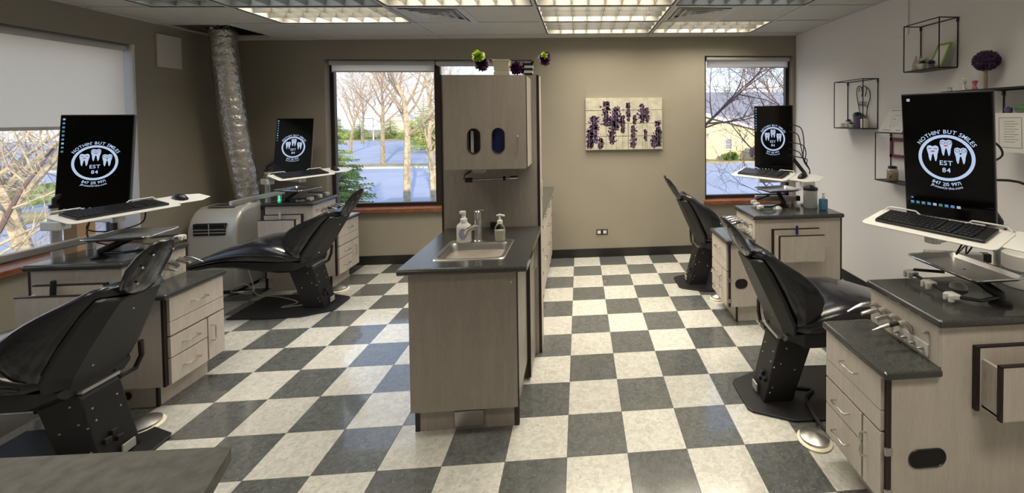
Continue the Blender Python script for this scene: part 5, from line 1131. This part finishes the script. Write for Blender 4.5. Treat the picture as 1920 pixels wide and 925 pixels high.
def tree(base, h, r0, seed, label, bark='trunk', tw='twig', lean=(0, 0), levels=4, split=.35, spread=.6, name='bare_tree', start_kids=7, rs=.62, path=None, mr=.006):
    rnd = random.Random(seed); t = thing(name, label, 'tree', base, group=None)
    tr = MB(); br = MB()
    def grow(p, d, L_, r_, lv, mb):
        n = 4 if lv < 2 else 3; pts = [p]; rad = [r_]; q = Vector(p); dd = Vector(d)
        for i in range(n):
            dd = (dd+Vector((rnd.gauss(0, .14), rnd.gauss(0, .14), rnd.gauss(0, .08)+.05))).normalized(); q = q+dd*L_/n; pts.append(q.copy()); rad.append(r_*(1-.75*(i+1)/n) if lv else r_*(1-.6*(i+1)/n))
        if lv == 0 and path: pts = [Vector(q_) for q_ in path]; n = len(pts)-1; rad = [r_*(1-.7*i/n) for i in range(n+1)]
        mb.tube(pts, rad, 6 if lv < 2 else 3, cap=False)
        if lv >= levels: return
        kids = start_kids if lv == 0 else (5 if lv == 1 else 4)
        for k in range(kids):
            u_ = split+(1-split)*(k+rnd.random())/kids if lv == 0 else .2+.8*(k+rnd.random())/kids
            x = u_*n; i = min(int(x), n-1); pp = pts[i].lerp(pts[i+1], x-i); rr_ = rad[i]*(1-(x-i))+rad[i+1]*(x-i)
            a = rnd.uniform(0, 2*PI); base_d = (pts[i+1]-pts[i]).normalized(); o_ = base_d.orthogonal().normalized(); o_.rotate(Matrix.Rotation(a, 3, base_d))
            nd = (base_d*(1-spread*.45)+o_*spread*rnd.uniform(.8, 1.2)+Vector((0, 0, .15))).normalized()
            grow(pp, nd, L_*rs*rnd.uniform(.7, 1.1), max(rr_*.6, mr), lv+1, br)
    grow(Vector(base), Vector((lean[0], lean[1], 1)).normalized(), h, r0, 0, tr)
    tr.build('trunk', bark, t, True); br.build('branches', tw, t, kind='stuff')
    return t
tree((-9.45, 22.0, GZ), 8.6, .21, 11, 'big pale-trunked bare tree close outside the wide back window', 'bark2', 'twig', path=[(-9.45, 22, GZ), (-9.4, 22, -1.0), (-9.35, 22, 1.0), (-9.5, 22.1, 2.8), (-10.2, 22.2, 4.2), (-10.5, 22.2, 6.5)], split=.38, start_kids=16, spread=.8, rs=.5)
tree((-20.9, 45.0, GZ+.1), 8.6, .25, 5, 'round-crowned bare tree on the parking island, left of the pale trunk', 'trunk', 'twig', path=[(-20.9, 45, GZ+.1), (-20.9, 45, 0), (-20.8, 45, 2.5), (-20.9, 45, 5), (-20.6, 45, 7.2)], split=.30, spread=.85, start_kids=14, rs=.66, mr=.014)
tree((-7.95, 21.9, GZ), 6.5, .19, 23, 'slim pale bare tree beside the window mullion', 'bark2', 'bark2', path=[(-7.95, 21.9, GZ), (-8.05, 22, -1.2), (-8.2, 22, .4), (-8.1, 22, 2.2), (-8.3, 22, 4.5)], start_kids=14, split=.15, spread=.8, rs=.42)
tree((-33, 62, GZ), 9, .25, 31, 'distant bare tree behind the island at far left', 'trunk', 'twig', levels=4, start_kids=10, mr=.014)
tree((-15, 50, GZ), 9.5, .25, 37, 'distant bare tree behind the pale trunk', 'trunk', 'twig', levels=4, start_kids=10, mr=.014)
tree((-44, 88, GZ), 10, .3, 41, 'farthest bare tree beyond the light pole', 'trunk', 'twig', levels=4, start_kids=10, mr=.014)
tree((2.35, 7.6, GZ), 4.6, .055, 45, 'bare tree whose boughs cross the right back window', 'twigd', 'twigd', path=[(2.35, 7.6, GZ), (2.3, 7.7, -.9), (2.55, 7.9, .6), (3.06, 8, 1.44), (3.54, 8, 1.89), (4.17, 8.1, 2.41), (4.7, 8.1, 3.0), (5.3, 8.1, 3.6)], levels=3, split=.42, spread=.85, start_kids=16, rs=.42)
tree((5.6, 8.6, GZ), 5.4, .07, 47, 'second dark bare tree at the right edge of the right back window', 'twigd', 'twigd', levels=4, split=.35, spread=.85, start_kids=12, rs=.55)
tree((15.5, 66, GZ), 11, .25, 53, 'bare tree standing behind the yellow house', 'trunk', 'twigd', levels=4)
tree((33, 66, GZ), 12, .25, 59, 'large bare tree at the right behind the grey roof', 'trunk', 'twigd', levels=4, start_kids=10, mr=.014)
tree((-14.2, 10.1, GZ), 5.0, .20, 61, 'sunlit tangled tree nearest outside the left wall window', 'bark2', 'bark2', (.05, .0), levels=4, split=.35, spread=.9, start_kids=14, rs=.62)
tree((-17.5, 11.0, GZ), 6.6, .16, 67, 'second sunlit bare tree outside the left wall window', 'bark2', 'twig', levels=4, split=.3, spread=.8, start_kids=12)
tree((-12.2, 7.2, GZ), 4.6, .07, 71, 'low brushy shrub tree below the left wall window', 'twigd', 'bark2', levels=4, split=.25, spread=.95, start_kids=12, rs=.6)
tree((-24, 17, GZ), 7, .25, 73, 'third bare tree across the side lot', 'trunk', 'bark2', levels=4, start_kids=9)

def conifer(base, h, rad, seed, label, m='needle', n=26):
    rnd = random.Random(seed); t = thing('conifer', label, 'tree', base); b = Vector(base)
    MB().tube([b, b+Vector((0, 0, h))], [h*.025, .01], 8).build('trunk', 'trunk', t, True)
    mb = MB()
    for i in range(n):
        z = h*(.08+.9*i/n); rr_ = rad*(1-i/n)*1.05+.05; kn = 9 if i < n*.7 else 6
        for k in range(kn):
            a = rnd.uniform(0, 2*PI); d = Vector((math.cos(a), math.sin(a), -.12+rnd.gauss(0, .06))); L_ = rr_*rnd.uniform(.65, 1.1); s_ = Vector((-math.sin(a), math.cos(a), 0)); p = b+Vector((0, 0, z))
            m_ = 13
            for j in range(m_):
                q0 = p+d*L_*j/m_; w_ = L_*.22*(1-j/m_)+.05
                for sg in (-1, 1):
                    tip = q0+d*L_*.13+s_*sg*w_*rnd.uniform(.7, 1.1)+Vector((0, 0, rnd.uniform(-.10, .02)*L_)); mb.add([q0, q0+d*L_*.06, tip], [(0, 1, 2)])
                mb.add([q0+Vector((0, 0, .02*L_)), q0+d*L_*.1, q0+d*L_*.07+Vector((0, 0, .05*L_))], [(0, 1, 2)])
    mb.build('foliage', m, t, kind='stuff')
    return t
conifer((-8.8, 13.2, GZ), 6.2, 2.2, 3, 'green and yellow spruce at the left edge of the wide back window', 'needle', 70)
conifer((-25.5, 70, GZ), 9.5, 3.6, 4, 'yellow-green evergreen behind the pale trunk', 'needle2', 22)
conifer((-21.5, 62, GZ), 9.0, 3.4, 8, 'tall light green evergreen nearest the window mullion', 'needle2', 22)
conifer((25.5, 68, GZ), 12.4, 4.0, 9, 'yellowish evergreen rising behind the grey roof', 'needle2', 24)
for k in range(9):
    conifer((-66+k*6.2, 108+random.uniform(-2, 2), GZ), random.uniform(4.6, 6.6), 3.8, 20+k, 'dark evergreen in the far hedge row, '+('leftmost', 'second from left', 'third from left', 'fourth from left', 'middle', 'fourth from right', 'third from right', 'second from right', 'rightmost')[k], 'needle', 16)['group'] = 'far evergreen hedge row'
# light pole
t = thing('street_lamp', 'white street lamp with one arm by the far lot', 'street lamp', (-46.5, 98, GZ)); MB().tube([(-46.5, 98, GZ), (-46.5, 98, 2.1)], [.17, .12], 8).build('pole', 'pole', t, True); MB().tube([(-46.5, 98, 2.05), (-49.6, 98, 2.2)], .12, 6).build('arm', 'pole', t, True)
# houses far left
for k, (x, y, w_, h_) in enumerate(((-92, 150, 13, 5.0), (-66, 162, 11, 4.4))):
    t = thing('house', ('pale gabled house far across the lot, at the left', 'second pale gabled house far across the lot')[k], 'house', (x, y, GZ)); B(x-w_/2, y, GZ, x+w_/2, y+8, GZ+h_).build('wall', 'curb', t)
    MB().prism([(-w_/2-.5, 0), (w_/2+.5, 0), (0, 2.6)], (x, y-.4, GZ+h_), (1, 0, 0), (0, 0, 1), (0, 8.8, 0)).build('roof', 'pole', t)
# yellow house right
t = thing('house', 'yellow stucco house with white-edged roofs beyond the right back window', 'house', (18, 44, GZ))
MB().prism([(8, 0), (24.5, 0), (24.5, 2.2), (20.5, 3.05), (12.0, 5.2), (8, 4.4)], (0, 43.7, GZ), (1, 0, 0), (0, 0, 1), (0, 9, 0)).build('gable_wall', 'stucco', t)
MB().prism([(5.5, 4.0), (12.0, 5.3), (21.6, 2.85), (21.6, 3.05), (12.0, 5.75), (5.5, 4.4)], (0, 43.2, GZ), (1, 0, 0), (0, 0, 1), (0, 10, 0)).build('roof_edge', 'snow', t)
MB().add([(4, 53, GZ+4.2), (34, 53, GZ+4.2), (34, 62, GZ+8.6), (4, 62, GZ+8.6)], [(0, 1, 2, 3)]).build('main_roof', 'roof', t)
MB().box(4, 52.6, GZ+3.7, 34, 53, GZ+4.9).build('eaves', 'snow', t); B(4, 53, GZ, 34, 60, GZ+4.2).build('main_wall', 'stucco', t)
MB().prism([(18.5, 2.9), (27, 2.9), (27, 4.9), (14.5, 4.9)], (0, 46, GZ), (1, 0, 0), (0, 0, 1), (0, 6, 0)).build('side_roof', 'roof', t)
wn = B(16.1, 43.62, GZ+1.15, 16.95, 43.7, GZ+2.4).build('window', 'snow', t); B(16.2, 43.58, GZ+1.25, 16.85, 43.61, GZ+1.75).build('pane', 'roof', wn); B(16.2, 43.58, GZ+1.8, 16.85, 43.61, GZ+2.3).build('pane', 'roof', wn)
t = thing('bush', 'yellow-green clipped bush at the foot of the yellow house', 'bush', (16.6, 42.6, GZ)); bloom((16.6, 42.6, GZ+.35), .8, 'hedge', 400, t, 'leaves'); bloom((15.9, 42.7, GZ+.25), .6, 'hedge', 300, t, 'leaves')
t = thing('bush', 'brown bare bush right of the green one', 'bush', (19.2, 42.2, GZ)); bloom((19.2, 42.2, GZ+.9), .9, 'twigd', 500, t, 'twigs')
# fence and far street west
t = thing('fence', 'green wire fence line beyond the left wall window', 'fence', (-30, 14, GZ)); MB().box(-30, 0, GZ+.2, -29.95, 40, GZ+1.3).build('panel', 'needle', t)
MB().tube([(-30, 0, GZ+1.35), (-30, 40, GZ+1.35)], .05).build('rail', 'pole', t)
